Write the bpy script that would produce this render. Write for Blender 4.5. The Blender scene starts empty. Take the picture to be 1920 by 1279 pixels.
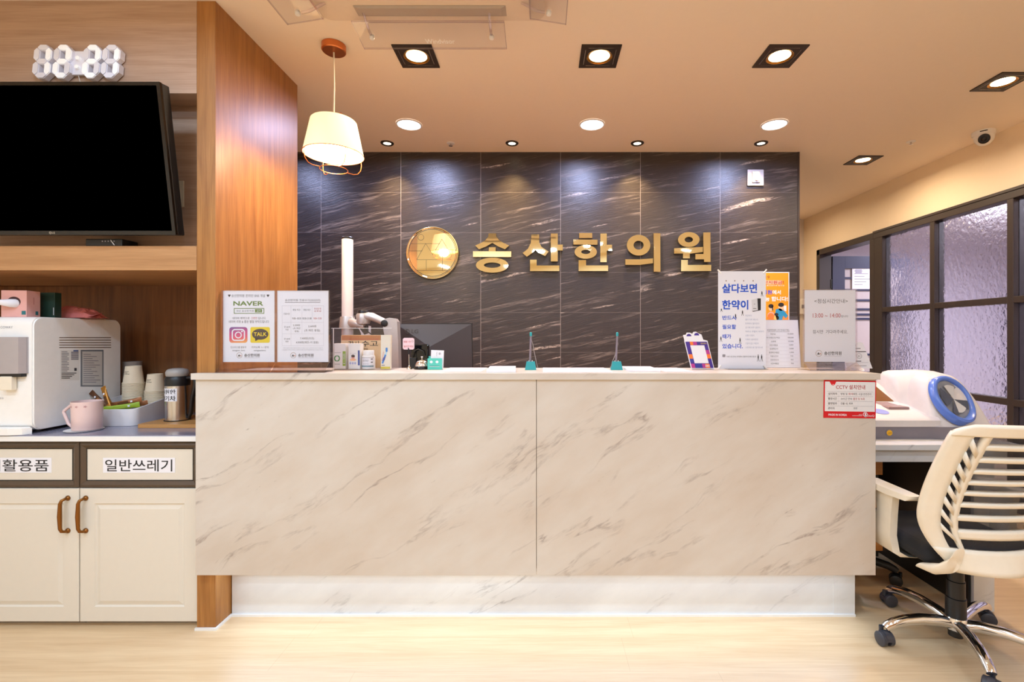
import bpy, bmesh, math, random
from mathutils import Vector, Matrix, Euler
PI = math.pi
C = bpy.context.scene.collection
SC = bpy.context.scene
# ------------------------------------------------------------------ camera, world, exposure
F = 895.0; CX, CY, EYE = 1015.0, 631.0, 1.2           # focal length and vanishing point in pixels of the 1920x1279 frame, eye height in m
cam = bpy.data.cameras.new('camera'); camo = bpy.data.objects.new('camera', cam); C.objects.link(camo)
camo.location = (0, 0, EYE); camo.rotation_euler = (PI/2, 0, 0)
cam.sensor_width = 36; cam.lens = F/1920*36
cam.shift_x = -(CX-960)/1920; cam.shift_y = (CY-639.5)/1920
cam.clip_start = 0.02
SC.camera = camo
w = bpy.data.worlds.new('world'); SC.world = w; w.use_nodes = True
w.node_tree.nodes['Background'].inputs[0].default_value = (1.0, 0.86, 0.68, 1)
w.node_tree.nodes['Background'].inputs[1].default_value = 0.2
vs = SC.view_settings; vs.view_transform = 'Standard'; vs.look = 'None'; vs.gamma = 1; vs.exposure = -0.01; vs.use_curve_mapping = False
SC.cycles.sample_clamp_indirect = 4; SC.cycles.caustics_reflective = False; SC.cycles.caustics_refractive = False
SC.cycles.max_bounces = 10; SC.cycles.diffuse_bounces = 5; SC.cycles.transparent_max_bounces = 16
_G = {}; _F = {}
def glyphs(body, res=3):
    k = (body, res)
    if k not in _G:
        if not _F:
            _F['c'] = bpy.data.curves.new('lettering', 'FONT'); _F['o'] = bpy.data.objects.new('lettering', _F['c']); C.objects.link(_F['o'])
        c = _F['c']; c.body = body; c.resolution_u = res;
        me = bpy.data.meshes.new_from_object(_F['o'].evaluated_get(bpy.context.evaluated_depsgraph_get()))
        _G[k] = ([tuple(v.co) for v in me.vertices], [tuple(p.vertices) for p in me.polygons]); bpy.data.meshes.remove(me)
    return _G[k]
WARM = (1.0, 0.78, 0.53); COOL = (0.53, 0.61, 1.0); NEUT = (0.53, 0.75, 1.0)
def area(name, loc, size, power, col, spread=170, shape='DISK', size_y=None, rot=(0,0,0), parent=None):
    l = bpy.data.lights.new(name, 'AREA'); l.shape = shape; l.size = size; l.energy = power; l.color = col; l.spread = math.radians(spread)
    if size_y: l.size_y = size_y
    o = bpy.data.objects.new(name, l); C.objects.link(o); o.location = loc; o.rotation_euler = rot
    if parent: o.parent = parent
    return o
CEIL = 2.573
# unseen fill lamps added behind the camera, set out in rows like ceiling downlights
for x in (-2.3, -1.3, -0.3, 0.7, 1.7):
    area('front_fill_lamp', (x, 0.35, CEIL-0.012), 0.16, 14 if x < -1 else 9.5, NEUT)
    area('front_fill_lamp', (x, -1.1, CEIL-0.012), 0.16, 13 if x < -1 else 9, NEUT)
    area('front_fill_lamp', (x+.4, -2.25, CEIL-0.012), 0.16, 12, NEUT)
area('front_fill_lamp', (-1.45, 1.25, CEIL-0.012), 0.16, 10, NEUT)  # unseen fill lamp added to brighten the side of the water dispenser
# lamps of the staff corner behind the timber partition and of the room behind the glazed partition
area('staff_corner_lamp', (-1.915, 3.087, CEIL-0.012), 0.14, 11, COOL)
area('corridor_fill_lamp', (2.35, 4.95, CEIL-0.012), 0.12, 9, WARM)  # unseen lamp added to brighten the far wall and the door
area('treatment_room_lamp', (4.3, 2.6, 2.5), 0.6, 85, (.86,.85,1.0), shape='RECTANGLE', size_y=0.6)
area('treatment_room_lamp', (4.4, 4.6, 2.5), 0.5, 60, (.86,.85,1.0), shape='RECTANGLE', size_y=0.5)
area('counter_led', (0.0, 1.985, 0.232), 2.62, 3.9, (0.54, 0.75, 1.0), shape='RECTANGLE', size_y=0.02, rot=(math.radians(-32), 0, 0))

# ------------------------------------------------------------------ helpers
def P(x, y, d): return Vector(((x-CX)*d/F, d, EYE-(y-CY)*d/F))     # photo pixel seen at depth d -> point in the room
def X(x, d): return (x-CX)*d/F
def Z(y, d): return EYE-(y-CY)*d/F
def s2l(c): return tuple((v/12.92 if v <= .04045 else ((v+.055)/1.055)**2.4) for v in c)
def rgb(r, g, b): return s2l((r/255, g/255, b/255))
class NT:
    def __init__(s, name):
        s.m = bpy.data.materials.new(name); s.m.use_nodes = True; s.t = s.m.node_tree
        s.bsdf = s.t.nodes['Principled BSDF']; s.out = s.t.nodes['Material Output']
    def n(s, typ, ins=None, **at):
        k = s.t.nodes.new(typ)
        for a, v in at.items(): setattr(k, a, v)
        for i, v in (ins or {}).items(): s.set(k.inputs[i], v)
        return k
    def set(s, sock, v):
        if isinstance(v, bpy.types.NodeSocket): s.t.links.new(v, sock)
        elif isinstance(v, bpy.types.Node): s.t.links.new(v.outputs[0], sock)
        else:
            if isinstance(v, (tuple, list)) and len(v) == 3 and sock.type == 'RGBA': v = (*v, 1)
            sock.default_value = v
    def math(s, op, a, b=0.0, c=0.0): return s.n('ShaderNodeMath', {0: a, 1: b, 2: c}, operation=op).outputs[0]
    def xyz(s, kind='Object'):
        tc = s.n('ShaderNodeTexCoord'); sp = s.n('ShaderNodeSeparateXYZ', {0: tc.outputs[kind]}); return sp.outputs
    def vec(s, x, y, z): return s.n('ShaderNodeCombineXYZ', {0: x, 1: y, 2: z}).outputs[0]
    def rot(s, a, b, deg):
        c, q = math.cos(math.radians(deg)), math.sin(math.radians(deg))
        return (s.math('ADD', s.math('MULTIPLY', a, c), s.math('MULTIPLY', b, q)), s.math('SUBTRACT', s.math('MULTIPLY', b, c), s.math('MULTIPLY', a, q)))
    def noise(s, vec, scale, detail=4, rough=.55, dist=0.0):
        return s.n('ShaderNodeTexNoise', {'Vector': vec, 'Scale': scale, 'Detail': detail, 'Roughness': rough, 'Distortion': dist}).outputs[0]
    def ramp(s, fac, stops):
        r = s.n('ShaderNodeValToRGB', {0: fac}); e = r.color_ramp.elements
        while len(e) < len(stops): e.new(0.5)
        for k, (p, c) in zip(e, stops): k.position = p; k.color = (*c, 1) if isinstance(c, tuple) else (c, c, c, 1)
        return r.outputs[0]
    def mix(s, f, a, b, mode='MIX'):
        k = s.n('ShaderNodeMix', data_type='RGBA', blend_type=mode); s.set(k.inputs[0], f); s.set(k.inputs[6], a); s.set(k.inputs[7], b); return k.outputs[2]
    def P(s, **kw):
        for k, v in kw.items(): s.set(s.bsdf.inputs[k.replace('_', ' ')], v)
    def bump(s, h, strength=.3, dist=.01):
        k = s.n('ShaderNodeBump', {'Height': h, 'Strength': strength, 'Distance': dist}); s.set(s.bsdf.inputs['Normal'], k.outputs[0])
_M = {}
def mat(name, col=(.8,.8,.8), rough=.5, metal=0.0, emit=None, es=0.0, spec=.5, coat=0.0, noise=.04):
    """plain surface: Principled with a faint procedural mottling"""
    if name in _M: return _M[name]
    t = NT(name)
    if noise:
        n = t.noise(t.n('ShaderNodeTexCoord').outputs['Object'], 35, 3)
        c = t.mix(n, tuple(v*(1-noise) for v in col), tuple(min(1, v*(1+noise)) for v in col))
    else: c = col
    t.P(Base_Color=c, Roughness=rough, Metallic=metal, Specular_IOR_Level=spec, Coat_Weight=coat)
    if emit: t.P(Emission_Color=emit, Emission_Strength=es)
    _M[name] = t.m; return t.m
class MB:
    """collects shapes; build() links them as ONE mesh object"""
    def __init__(s): s.b = bmesh.new(); s.mats = []
    def mi(s, m):
        if m is None: return 0
        if m not in s.mats: s.mats.append(m)
        return s.mats.index(m)
    def faces(s, vs_, fs, m=None, M=None):
        vv = [s.b.verts.new((M @ Vector(v)) if M else v) for v in vs_]; k = s.mi(m); out = []
        for f in fs:
            try: q = s.b.faces.new([vv[i] for i in f]); q.material_index = k; out.append(q)
            except ValueError: pass
        return vv, out
    def box(s, a, b, m=None, bev=0.0, M=None, seg=2):
        x0,y0,z0 = a; x1,y1,z1 = b
        v = [(x0,y0,z0),(x1,y0,z0),(x1,y1,z0),(x0,y1,z0),(x0,y0,z1),(x1,y0,z1),(x1,y1,z1),(x0,y1,z1)]
        vv, ff = s.faces(v, [(3,2,1,0),(4,5,6,7),(0,1,5,4),(1,2,6,5),(2,3,7,6),(3,0,4,7)], m, M)
        if bev:
            ed = {e for f in ff for e in f.edges}
            r = bmesh.ops.bevel(s.b, geom=list(ed), offset=bev, segments=seg, affect='EDGES', profile=.5)
            k = s.mi(m)
            for f in r['faces']: f.material_index = k
        return s
    def prism(s, poly, y0, y1, m=None, M=None, plane='xz'):
        """polygon extruded; plane xz -> along y, xy -> along z, yz -> along x"""
        def mk(p, h): return {'xz': (p[0], h, p[1]), 'xy': (p[0], p[1], h), 'yz': (h, p[0], p[1])}[plane]
        n = len(poly); v = [mk(p, y0) for p in poly]+[mk(p, y1) for p in poly]
        s.faces(v, [tuple(range(n))[::-1], tuple(range(n, 2*n))]+[(i, (i+1) % n, n+(i+1) % n, n+i) for i in range(n)], m, M); return s
    def ring(s, outer, inner, y0, y1, m=None, M=None):
        """closed outline with a hole (same point count) extruded along y"""
        n = len(outer); v = [(p[0], y, p[1]) for y in (y0, y1) for L in (outer, inner) for p in L]; f = []
        for i in range(n):
            j = (i+1) % n
            f += [(i, j, n+j, n+i), (2*n+i, 3*n+i, 3*n+j, 2*n+j), (i, 2*n+i, 2*n+j, j), (n+i, n+j, 3*n+j, 3*n+i)]
        s.faces(v, f, m, M); return s
    def lathe(s, prof, m=None, M=None, n=32, cap=True):
        v = [(r*math.cos(2*PI*i/n), r*math.sin(2*PI*i/n), z) for r, z in prof for i in range(n)]; f = []
        for k in range(len(prof)-1):
            for i in range(n): f.append((k*n+i, k*n+(i+1) % n, (k+1)*n+(i+1) % n, (k+1)*n+i))
        if cap:
            f.append(tuple(range(n))[::-1]); f.append(tuple((len(prof)-1)*n+i for i in range(n)))
        s.faces(v, f, m, M); return s
    def tube(s, pts, r, m=None, n=10, closed=False, M=None, cap=True, flat=1.0):
        pts = [Vector(p) for p in pts]; rs = r if isinstance(r, (list, tuple)) else [r]*len(pts)
        N = len(pts); v = []; up = None
        for i, p in enumerate(pts):
            a = pts[(i-1) % N] if (closed or i) else pts[0]; b = pts[(i+1) % N] if (closed or i < N-1) else pts[-1]
            t = (b-a).normalized()
            if up is None: up = t.orthogonal().normalized() if abs(t.z) > .9 else Vector((0,0,1))
            u = (up-t*up.dot(t)).normalized(); up = u; q = t.cross(u)
            for k in range(n):
                an = 2*PI*k/n; v.append(p+u*(rs[i]*flat*math.cos(an))+q*(rs[i]*math.sin(an)))
        f = []
        for i in range(N if closed else N-1):
            j = (i+1) % N
            for k in range(n): f.append((i*n+k, i*n+(k+1) % n, j*n+(k+1) % n, j*n+k))
        if cap and not closed: f += [tuple(range(n))[::-1], tuple((N-1)*n+k for k in range(n))]
        s.faces(v, f, m, M); return s
    def loft(s, secs, m=None, M=None, cap=True):
        n = len(secs[0]); v = [p for q in secs for p in q]; f = []
        for k in range(len(secs)-1):
            for i in range(n): f.append((k*n+i, k*n+(i+1) % n, (k+1)*n+(i+1) % n, (k+1)*n+i))
        if cap: f += [tuple(range(n))[::-1], tuple((len(secs)-1)*n+i for i in range(n))]
        s.faces(v, f, m, M); return s
    def rect(s, x0, z0, x1, z1, m, y=0.0, M=None):
        s.faces([(x0,y,z0),(x1,y,z0),(x1,y,z1),(x0,y,z1)], [(0,1,2,3)], m, M); return s
    def poly(s, pts, m, y=0.0, M=None):
        s.faces([(p[0], y, p[1]) for p in pts], [tuple(range(len(pts)))], m, M); return s
    def frame(s, x0, z0, x1, z1, t, m, y=0.0, M=None):
        s.rect(x0, z0, x1, z0+t, m, y, M); s.rect(x0, z1-t, x1, z1, m, y, M); s.rect(x0, z0+t, x0+t, z1-t, m, y, M); s.rect(x1-t, z0+t, x1, z1-t, m, y, M); return s
    def text(s, body, x0, z0, x1, z1, m, y=0.0, bold=0.0, depth=0.0, M=None, warp=None, res=3):
        """lettering stretched into the box x0..x1, z0..z1 of the xz plane"""
        tv, tf = glyphs(body, res)
        ax, bx = min(v[0] for v in tv), max(v[0] for v in tv); az, bz = min(v[1] for v in tv), max(v[1] for v in tv)
        e = bold*.55                                   # heavier lettering: the outline printed a few times, a hair apart
        kx, kz = (x1-x0)/(bx-ax+2*e), (z1-z0)/(bz-az+2*e)
        for i, (dx, dz) in enumerate(((0,0),(e,e),(-e,e),(e,-e),(-e,-e)) if bold else ((0,0),)):
            pts = [(x0+(v[0]-ax+e+dx)*kx, y-.00001*i, z0+(v[1]-az+e+dz)*kz) for v in tv]
            if warp: pts = [warp(p) for p in pts]
            s.faces(pts, tf, m, M)
        return s
    def build(s, name, parent=None, mats=None, smooth=None, loc=None, fix=True, flatout=False):
        if fix: bmesh.ops.recalc_face_normals(s.b, faces=s.b.faces[:])
        me = bpy.data.meshes.new(name); s.b.to_mesh(me); s.b.free()
        for k in (mats or s.mats): me.materials.append(k)
        o = bpy.data.objects.new(name, me); C.objects.link(o)
        if parent is not None: o.parent = parent
        if loc is not None: o.location = loc
        if smooth:
            me.shade_smooth()
            me.set_sharp_from_angle(angle=math.radians(smooth))
        return o
def glyphs_done():
    if _F: bpy.data.objects.remove(_F['o']); bpy.data.curves.remove(_F['c']); _F.clear()
def tag(o, label, cat, group=None, kind=None):
    o['label'] = label; o['category'] = cat
    if group: o['group'] = group
    if kind: o['kind'] = kind
    return o
def thing(name, label, cat, loc=(0,0,0), rot=(0,0,0), group=None):
    o = bpy.data.objects.new(name, None); C.objects.link(o); o.location = loc; o.rotation_euler = rot; o.empty_display_size = .05
    return tag(o, label, cat, group)
def struct(o, label=None):
    o['kind'] = 'structure'
    if label: o['label'] = label
    return o
def dup(o, loc=None, rot=None, label=None, parent=None):
    c = o.copy(); C.objects.link(c)
    if parent is not None: c.parent = parent
    for ch in list(o.children): dup(ch, parent=c)
    if loc is not None: c.location = loc
    if rot is not None: c.rotation_euler = rot
    if label: c['label'] = label
    return c
def circ(cx, cz, rx, rz=None, n=40, a0=0, a1=360):
    rz = rx if rz is None else rz
    m = n if a1-a0 >= 360 else n+1
    return [(cx+rx*math.cos(math.radians(a0+(a1-a0)*i/n)), cz+rz*math.sin(math.radians(a0+(a1-a0)*i/n))) for i in range(m)]
def rrect(x0, z0, x1, z1, r, n=5):
    p = []
    for cx, cz, a in ((x1-r,z1-r,0),(x0+r,z1-r,90),(x0+r,z0+r,180),(x1-r,z0+r,270)):
        p += [(cx+r*math.cos(math.radians(a+90*i/n)), cz+r*math.sin(math.radians(a+90*i/n))) for i in range(n+1)]
    return p
def T(x=0, y=0, z=0, rx=0, ry=0, rz=0): return Matrix.Translation((x,y,z)) @ Euler((math.radians(rx),math.radians(ry),math.radians(rz))).to_matrix().to_4x4()
def subsurf(o, lv=2):
    k = o.modifiers.new('smooth', 'SUBSURF'); k.levels = lv; k.render_levels = lv; return o
def solid(o, th, off=0):
    k = o.modifiers.new('thickness', 'SOLIDIFY'); k.thickness = th; k.offset = off; return o

# ------------------------------------------------------------------ materials
def wood(name, light, dark, axis, scale=1.0, rough=.4):
    """axis = direction of the grain; stretched noise streaks with cathedral waves"""
    t = NT(name); x, y, z = t.xyz()
    a = {'x': x, 'y': y, 'z': z}[axis]; b, c = [q for k, q in zip('xyz', (x, y, z)) if k != axis]
    cr = t.math('ADD', b, c)
    v = t.vec(t.math('MULTIPLY', a, 1.0), t.math('MULTIPLY', b, 14), t.math('MULTIPLY', c, 14))
    n1 = t.noise(v, 2.2*scale, 6, .6, .4)
    v2 = t.vec(t.math('MULTIPLY', a, 4.0), t.math('MULTIPLY', b, 170), t.math('MULTIPLY', c, 170))
    n2 = t.noise(v2, 1.6, 3, .6)
    wv = t.n('ShaderNodeTexWave', {'Vector': t.vec(t.math('MULTIPLY', a, .55), cr, 0.0), 'Scale': 5*scale, 'Distortion': 3, 'Detail': 3, 'Detail Scale': 1.2}, bands_direction='Y').outputs['Fac']
    f = t.math('ADD', t.math('MULTIPLY', n1, .55), t.math('ADD', t.math('MULTIPLY', n2, .35), t.math('MULTIPLY', wv, .05)))
    t.P(Base_Color=t.ramp(f, [(.28, dark), (.72, light)]), Roughness=rough)
    t.bump(n2, .06, .002)
    return t.m
WD_V = wood('oak_vertical', rgb(194,136,72), rgb(136,82,34), 'z', rough=.42)
WD_H = wood('oak_horizontal', rgb(210,176,154), rgb(168,134,110), 'x', rough=.34)
WD_S = wood('oak_shelf', rgb(204,154,106), rgb(160,112,70), 'x', rough=.36)
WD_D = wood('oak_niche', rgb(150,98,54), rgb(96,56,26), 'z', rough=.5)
WD_B = wood('bamboo_board', rgb(214,160,98), rgb(176,118,60), 'x', rough=.4)
WD_O = wood('orange_board', rgb(224,160,92), rgb(196,128,66), 'x', rough=.45)
def floor_mat():
    t = NT('laminate_floor'); x, y, z = t.xyz()
    row = t.math('FLOOR', t.math('DIVIDE', y, .19)); rnd = t.n('ShaderNodeTexWhiteNoise', {'W': row}, noise_dimensions='1D').outputs[0]
    xs = t.math('ADD', x, t.math('MULTIPLY', rnd, 7.0))
    v = t.vec(xs, t.math('MULTIPLY', y, 16), row)
    n1 = t.noise(v, 1.6, 6, .6, .6); n2 = t.noise(t.vec(t.math('MULTIPLY', xs, 6), t.math('MULTIPLY', y, 160), row), 1.2, 3)
    f = t.math('ADD', t.math('MULTIPLY', n1, .65), t.math('MULTIPLY', n2, .35))
    col = t.ramp(f, [(.3, rgb(212,175,132)), (.7, rgb(235,206,166))])
    fy = t.math('ABSOLUTE', t.math('SUBTRACT', t.math('FRACT', t.math('DIVIDE', y, .19)), .5))
    fx = t.math('ABSOLUTE', t.math('SUBTRACT', t.math('FRACT', t.math('DIVIDE', xs, 1.3)), .5))
    seam = t.math('MAXIMUM', t.math('GREATER_THAN', fy, .4955), t.math('GREATER_THAN', fx, .4993))
    col = t.mix(t.math('MULTIPLY', seam, .22), col, rgb(150,104,60))
    t.P(Base_Color=col, Roughness=t.math('ADD', t.math('MULTIPLY', n2, .15), .27)); t.bump(n2, .04, .002)
    return t.m
def marble(name, base, tint, vein, flipx=False):
    t = NT(name); x, y, z = t.xyz()
    a, b = t.rot(t.math('ADD', x, t.math('MULTIPLY', y, .6)), z, 33)
    wob = t.noise(t.vec(a, b, y), 2.2, 3, .5)
    bb = t.math('ADD', b, t.math('MULTIPLY', wob, .16))
    n1 = t.noise(t.vec(t.math('MULTIPLY', a, .5), t.math('MULTIPLY', bb, 3.2), 0.0), 1.5, 6, .58)
    rid = t.math('ABSOLUTE', t.math('SUBTRACT', n1, .5))
    line = t.ramp(rid, [(.0, 1.0), (.007, .6), (.018, 0.0)])
    patch = t.ramp(t.noise(t.vec(a, t.math('MULTIPLY', b, 2.2), 3.0), 2.6, 4, .6), [(.47, 0.0), (.66, 1.0)])
    brk = t.ramp(t.noise(t.vec(t.math('MULTIPLY', a, 6), t.math('MULTIPLY', b, 16), 1.0), 3.2, 5, .7), [(.40, 0.0), (.58, 1.0)])
    m1 = t.math('MULTIPLY', t.math('MULTIPLY', line, patch), t.math('ADD', t.math('MULTIPLY', brk, .8), .2))
    sp = t.ramp(t.noise(t.vec(t.math('MULTIPLY', a, 7), t.math('MULTIPLY', b, 30), 7.0), 2.2, 6, .66), [(.66, 0.0), (.76, 1.0)])
    sp = t.math('MULTIPLY', sp, t.ramp(t.noise(t.vec(a, b, 9.0), 3.0, 2), [(.48, 0.0), (.62, 1.0)]))
    m = t.math('MINIMUM', t.math('ADD', t.math('MULTIPLY', m1, .70), t.math('MULTIPLY', sp, .65)), .85)
    cloud = t.noise(t.vec(a, t.math('MULTIPLY', b, 2.5), 5.0), 1.7, 5, .6)
    col = t.mix(m, t.ramp(cloud, [(.35, base), (.68, tint)]), vein)
    t.P(Base_Color=col, Roughness=.36)
    return t.m
MARBLE = marble('cream_marble', rgb(214,206,197), rgb(203,189,175), rgb(128,110,104))
MARBLE_W = marble('white_marble', rgb(226,224,222), rgb(212,208,206), rgb(130,124,126))
def slate():
    t = NT('slate_tiles'); x, y, z = t.xyz()
    tx = t.math('DIVIDE', t.math('ADD', x, 1.639), .594); tz = t.math('DIVIDE', t.math('SUBTRACT', z, 2.2715), .2975)
    ix, iz = t.math('FLOOR', tx), t.math('FLOOR', tz)
    r = t.n('ShaderNodeTexWhiteNoise', {'Vector': t.vec(ix, iz, 0.0)}, noise_dimensions='3D').outputs[0]
    off = t.math('MULTIPLY', r, 9.0)
    a, b = t.rot(x, z, 12)
    wob = t.noise(t.vec(a, b, off), 2.0, 3); b2 = t.math('ADD', b, t.math('MULTIPLY', wob, .07))
    n1 = t.noise(t.vec(t.math('MULTIPLY', a, .6), t.math('MULTIPLY', b2, 10), off), 1.9, 4, .55)
    st = t.ramp(n1, [(.56, 0.0), (.68, 1.0)])
    fine = t.noise(t.vec(t.math('MULTIPLY', a, 6), t.math('MULTIPLY', b2, 110), off), 1.5, 4, .65)
    fr = t.ramp(fine, [(.40, 0.0), (.62, 1.0)])
    m = t.math('MULTIPLY', st, fr)
    thin = t.math('MULTIPLY', t.ramp(t.noise(t.vec(t.math('MULTIPLY', a, 2), t.math('MULTIPLY', b2, 40), off), 1.5, 4, .6), [(.58, 0.0), (.72, 1.0)]), .35)
    n2 = t.noise(t.vec(t.math('MULTIPLY', a, .9), t.math('MULTIPLY', b2, 13), t.math('ADD', off, 3.0)), 1.6, 4, .55)
    chip = t.ramp(t.noise(t.vec(t.math('MULTIPLY', a, 30), t.math('MULTIPLY', b2, 90), off), 1.5, 4, .7), [(.38, 0.0), (.56, 1.0)])
    bold = t.math('MULTIPLY', t.ramp(n2, [(.64, 0.0), (.70, 1.0)]), chip)      # few strong chalky streaks
    base = t.ramp(fine, [(.3, rgb(47,42,42)), (.7, rgb(62,56,55))])
    col = t.mix(t.math('MINIMUM', t.math('ADD', t.math('MULTIPLY', m, .5), t.math('MULTIPLY', thin, fr)), .7), base, rgb(164,152,144))
    col = t.mix(t.math('MULTIPLY', bold, .8), col, rgb(196,182,170))
    gx = t.math('ABSOLUTE', t.math('SUBTRACT', t.math('FRACT', tx), .5)); gz = t.math('ABSOLUTE', t.math('SUBTRACT', t.math('FRACT', tz), .5))
    gv = t.math('GREATER_THAN', gx, .4975); gh = t.math('GREATER_THAN', gz, .4962)
    col = t.mix(t.math('MULTIPLY', gh, .4), col, rgb(150,142,136)); col = t.mix(t.math('MULTIPLY', gv, .6), col, rgb(178,170,164))
    t.P(Base_Color=col, Roughness=t.math('ADD', t.math('MULTIPLY', fine, .16), .26)); t.bump(fine, .22, .006)
    return t.m
SLATE = slate()
CEILM = mat('ceiling_paint', rgb(242,226,206), .85, noise=.015)
WALLM = mat('wallpaper_cream', rgb(246,226,196), .8, noise=.015)
WALLF = mat('wallpaper_grey', rgb(222,214,208), .8, noise=.02)
ROOMW = mat('treatment_room_wall', rgb(214,212,226), .8)
FRAMEM = mat('dark_bronze_frame', rgb(56,46,42), .45)
NAVY = mat('navy_paint', rgb(48,50,78), .45)
WHITE = mat('white_plastic', rgb(238,236,234), .35)
IVORY = mat('ivory_plastic', rgb(240,228,208), .35)
DOORW = mat('ivory_door_paint', rgb(224,215,201), .42, noise=.02)
PAPER = mat('paper', rgb(236,234,240), .7, noise=.01)
INK = mat('black_ink', rgb(34,32,34), .7, noise=0)
GREYINK = mat('grey_ink', rgb(140,136,144), .7, noise=0)
BLACK = mat('black_plastic', rgb(22,21,23), .4)
GLOSSB = mat('glossy_black', rgb(14,13,15), .12)
CHROME = mat('chrome', (.82,.82,.83), .09, 1.0, noise=0)
STEEL = mat('brushed_steel', (.62,.60,.58), .26, 1.0)
SILVER = mat('silver_paint', rgb(196,192,192), .35, .5)
BRONZE = mat('antique_bronze', rgb(140,92,44), .34, .9)
_g = NT('mirror_gold'); _g.P(Base_Color=(1.0,.90,.57), Roughness=.03, Metallic=1.0); _g.bump(_g.noise(_g.n('ShaderNodeTexCoord').outputs['Object'], 5, 0), .10, .012); GOLD = _g.m
RED = mat('red_print', rgb(196,22,30), .5, noise=0)
TEAL = mat('teal_plastic', rgb(28,150,156), .4)
MINT = mat('mint_plastic', rgb(84,196,180), .4)
PINK = mat('pink_card', rgb(226,168,160), .6)
def acrylic(name='clear_acrylic', tint=(.97,.97,.98), k=1.0):
    t = NT(name); tr = t.n('ShaderNodeBsdfTransparent', {0: tint}); gl = t.n('ShaderNodeBsdfGlossy', {0: (1,1,1), 1: .05})
    fr = t.n('ShaderNodeLayerWeight', {0: .5}).outputs['Facing']; mx = t.n('ShaderNodeMixShader', {0: t.math('ADD', t.math('MULTIPLY', t.math('POWER', fr, 4.0), .5*k), .03*k), 1: tr.outputs[0], 2: gl.outputs[0]})
    t.t.links.new(mx.outputs[0], t.out.inputs[0]); return t.m
ACRYL = acrylic(); ACRYL2 = acrylic('acrylic_edge', (.90,.87,.90), 3.0)
def hammered():
    t = NT('hammered_glass'); x, y, z = t.xyz()
    n = t.n('ShaderNodeTexVoronoi', {'Vector': t.vec(x, y, z), 'Scale': 32, 'Randomness': 1.0}, feature='SMOOTH_F1').outputs['Distance']
    n2 = t.noise(t.vec(x, y, z), 24, 2)
    t.P(Base_Color=(.93,.92,.97), Roughness=.16, Transmission_Weight=1.0, IOR=1.35)
    t.bump(t.math('ADD', n, n2), .5, .010); return t.m
HAMMER = hammered()
# ------------------------------------------------------------------ room shell
struct(MB().box((-4.2,-3.3,-.05), (6.6,7,0), floor_mat()).build('floor'))
struct(MB().box((-4.2,-3.3,CEIL), (3.2,7,CEIL+.06), CEILM).build('ceiling'))
struct(MB().box((3.2,1.0,2.55), (6.6,7,CEIL+.06), ROOMW).build('ceiling_treatment_room'))
m = MB(); m.box((-4.2,-2.9,0), (3.2,-2.8,CEIL), WALLM); m.box((.2,-2.8,0), (3.0,-2.78,2.0), WD_V)  # unseen timber cladding, added to give the gold letters brown reflections
struct(m.build('wall_rear'))
struct(MB().box((-4.2,-3.3,0), (-3.3,1.953,CEIL), WALLM).build('wall_left'))
BW = 3.552
struct(MB().box((-4.2,BW,0), (1.905,BW+.16,CEIL), SLATE).build('wall_back'))
struct(MB().box((1.9055,BW-.003,0), (1.921,BW+.163,CEIL), FRAMEM).build('trim_1'))
struct(MB().box((1.2,5.6,0), (3.2,5.7,CEIL), WALLF).build('wall_far'))
struct(MB().box((-4.2,BW+.16,0), (-4.1,7,CEIL), WALLM).build('wall_corridor'))
RW = 3.08
m = MB(); t_ = .12
m.box((RW,-3.3,2.16), (RW+t_,5.6,CEIL), WALLM); m.box((RW,-3.3,0), (RW+t_,1.25,2.16), WALLM); m.box((RW,5.32,0), (RW+t_,5.6,2.16), WALLM)
m.box((RW,1.25,0), (RW+t_,4.41,.10), WALLM)
struct(m.build('wall_right'))
m = MB(); m.box((6.3,1.0,0), (6.4,7,CEIL), ROOMW); m.box((3.2,6.4,0), (6.3,6.5,CEIL), ROOMW); m.box((3.2,1.0,0), (6.3,1.1,CEIL), ROOMW)
struct(m.build('wall_treatment_room'))
# timber joinery at the left: pier, fascia over the television, niche backs
m = MB(); PX0, PX1, PY0, PY1 = -1.4097, -1.3333, 1.953, 2.61
m.box((PX0,PY0,0), (PX1,PY1,CEIL), WD_V, .0015)
m.box((-4.2,PY1-.02,0), (PX0,PY1,CEIL), WD_V)
struct(m.build('wall_partition'))
m = MB(); m.box((-3.3,PY0,2.195), (PX0-.0005,2.06,CEIL), WD_H); m.box((-3.3,2.06,1.571), (PX0-.0005,2.09,CEIL), WD_H)
struct(m.build('wall_television'))
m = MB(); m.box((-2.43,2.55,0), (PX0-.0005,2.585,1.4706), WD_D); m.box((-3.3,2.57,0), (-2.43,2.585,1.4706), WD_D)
struct(m.build('wall_niche'))
m = MB(); m.box((-3.3,PY0,1.4706), (PX0-.001,2.55,1.5705), WD_S, .0015)
tag(m.build('wall_shelf'), 'thick oak shelf beam running below the television', 'shelf')
# white floor trim round the foot of the pier and the counter
m = MB(); q = .008
m.prism([(PX0-.004,PY0-q),(PX1+q,PY0-q),(PX1+q,2.05-q),(1.345,2.05-q),(1.345,2.05-.0005),(PX1+.0005,2.05-.0005),(PX1+.0005,PY0-.0005),(PX0-.004,PY0-.0005)], 0.0, .010, WHITE, plane='xy')
struct(m.build('trim_2'))
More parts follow.
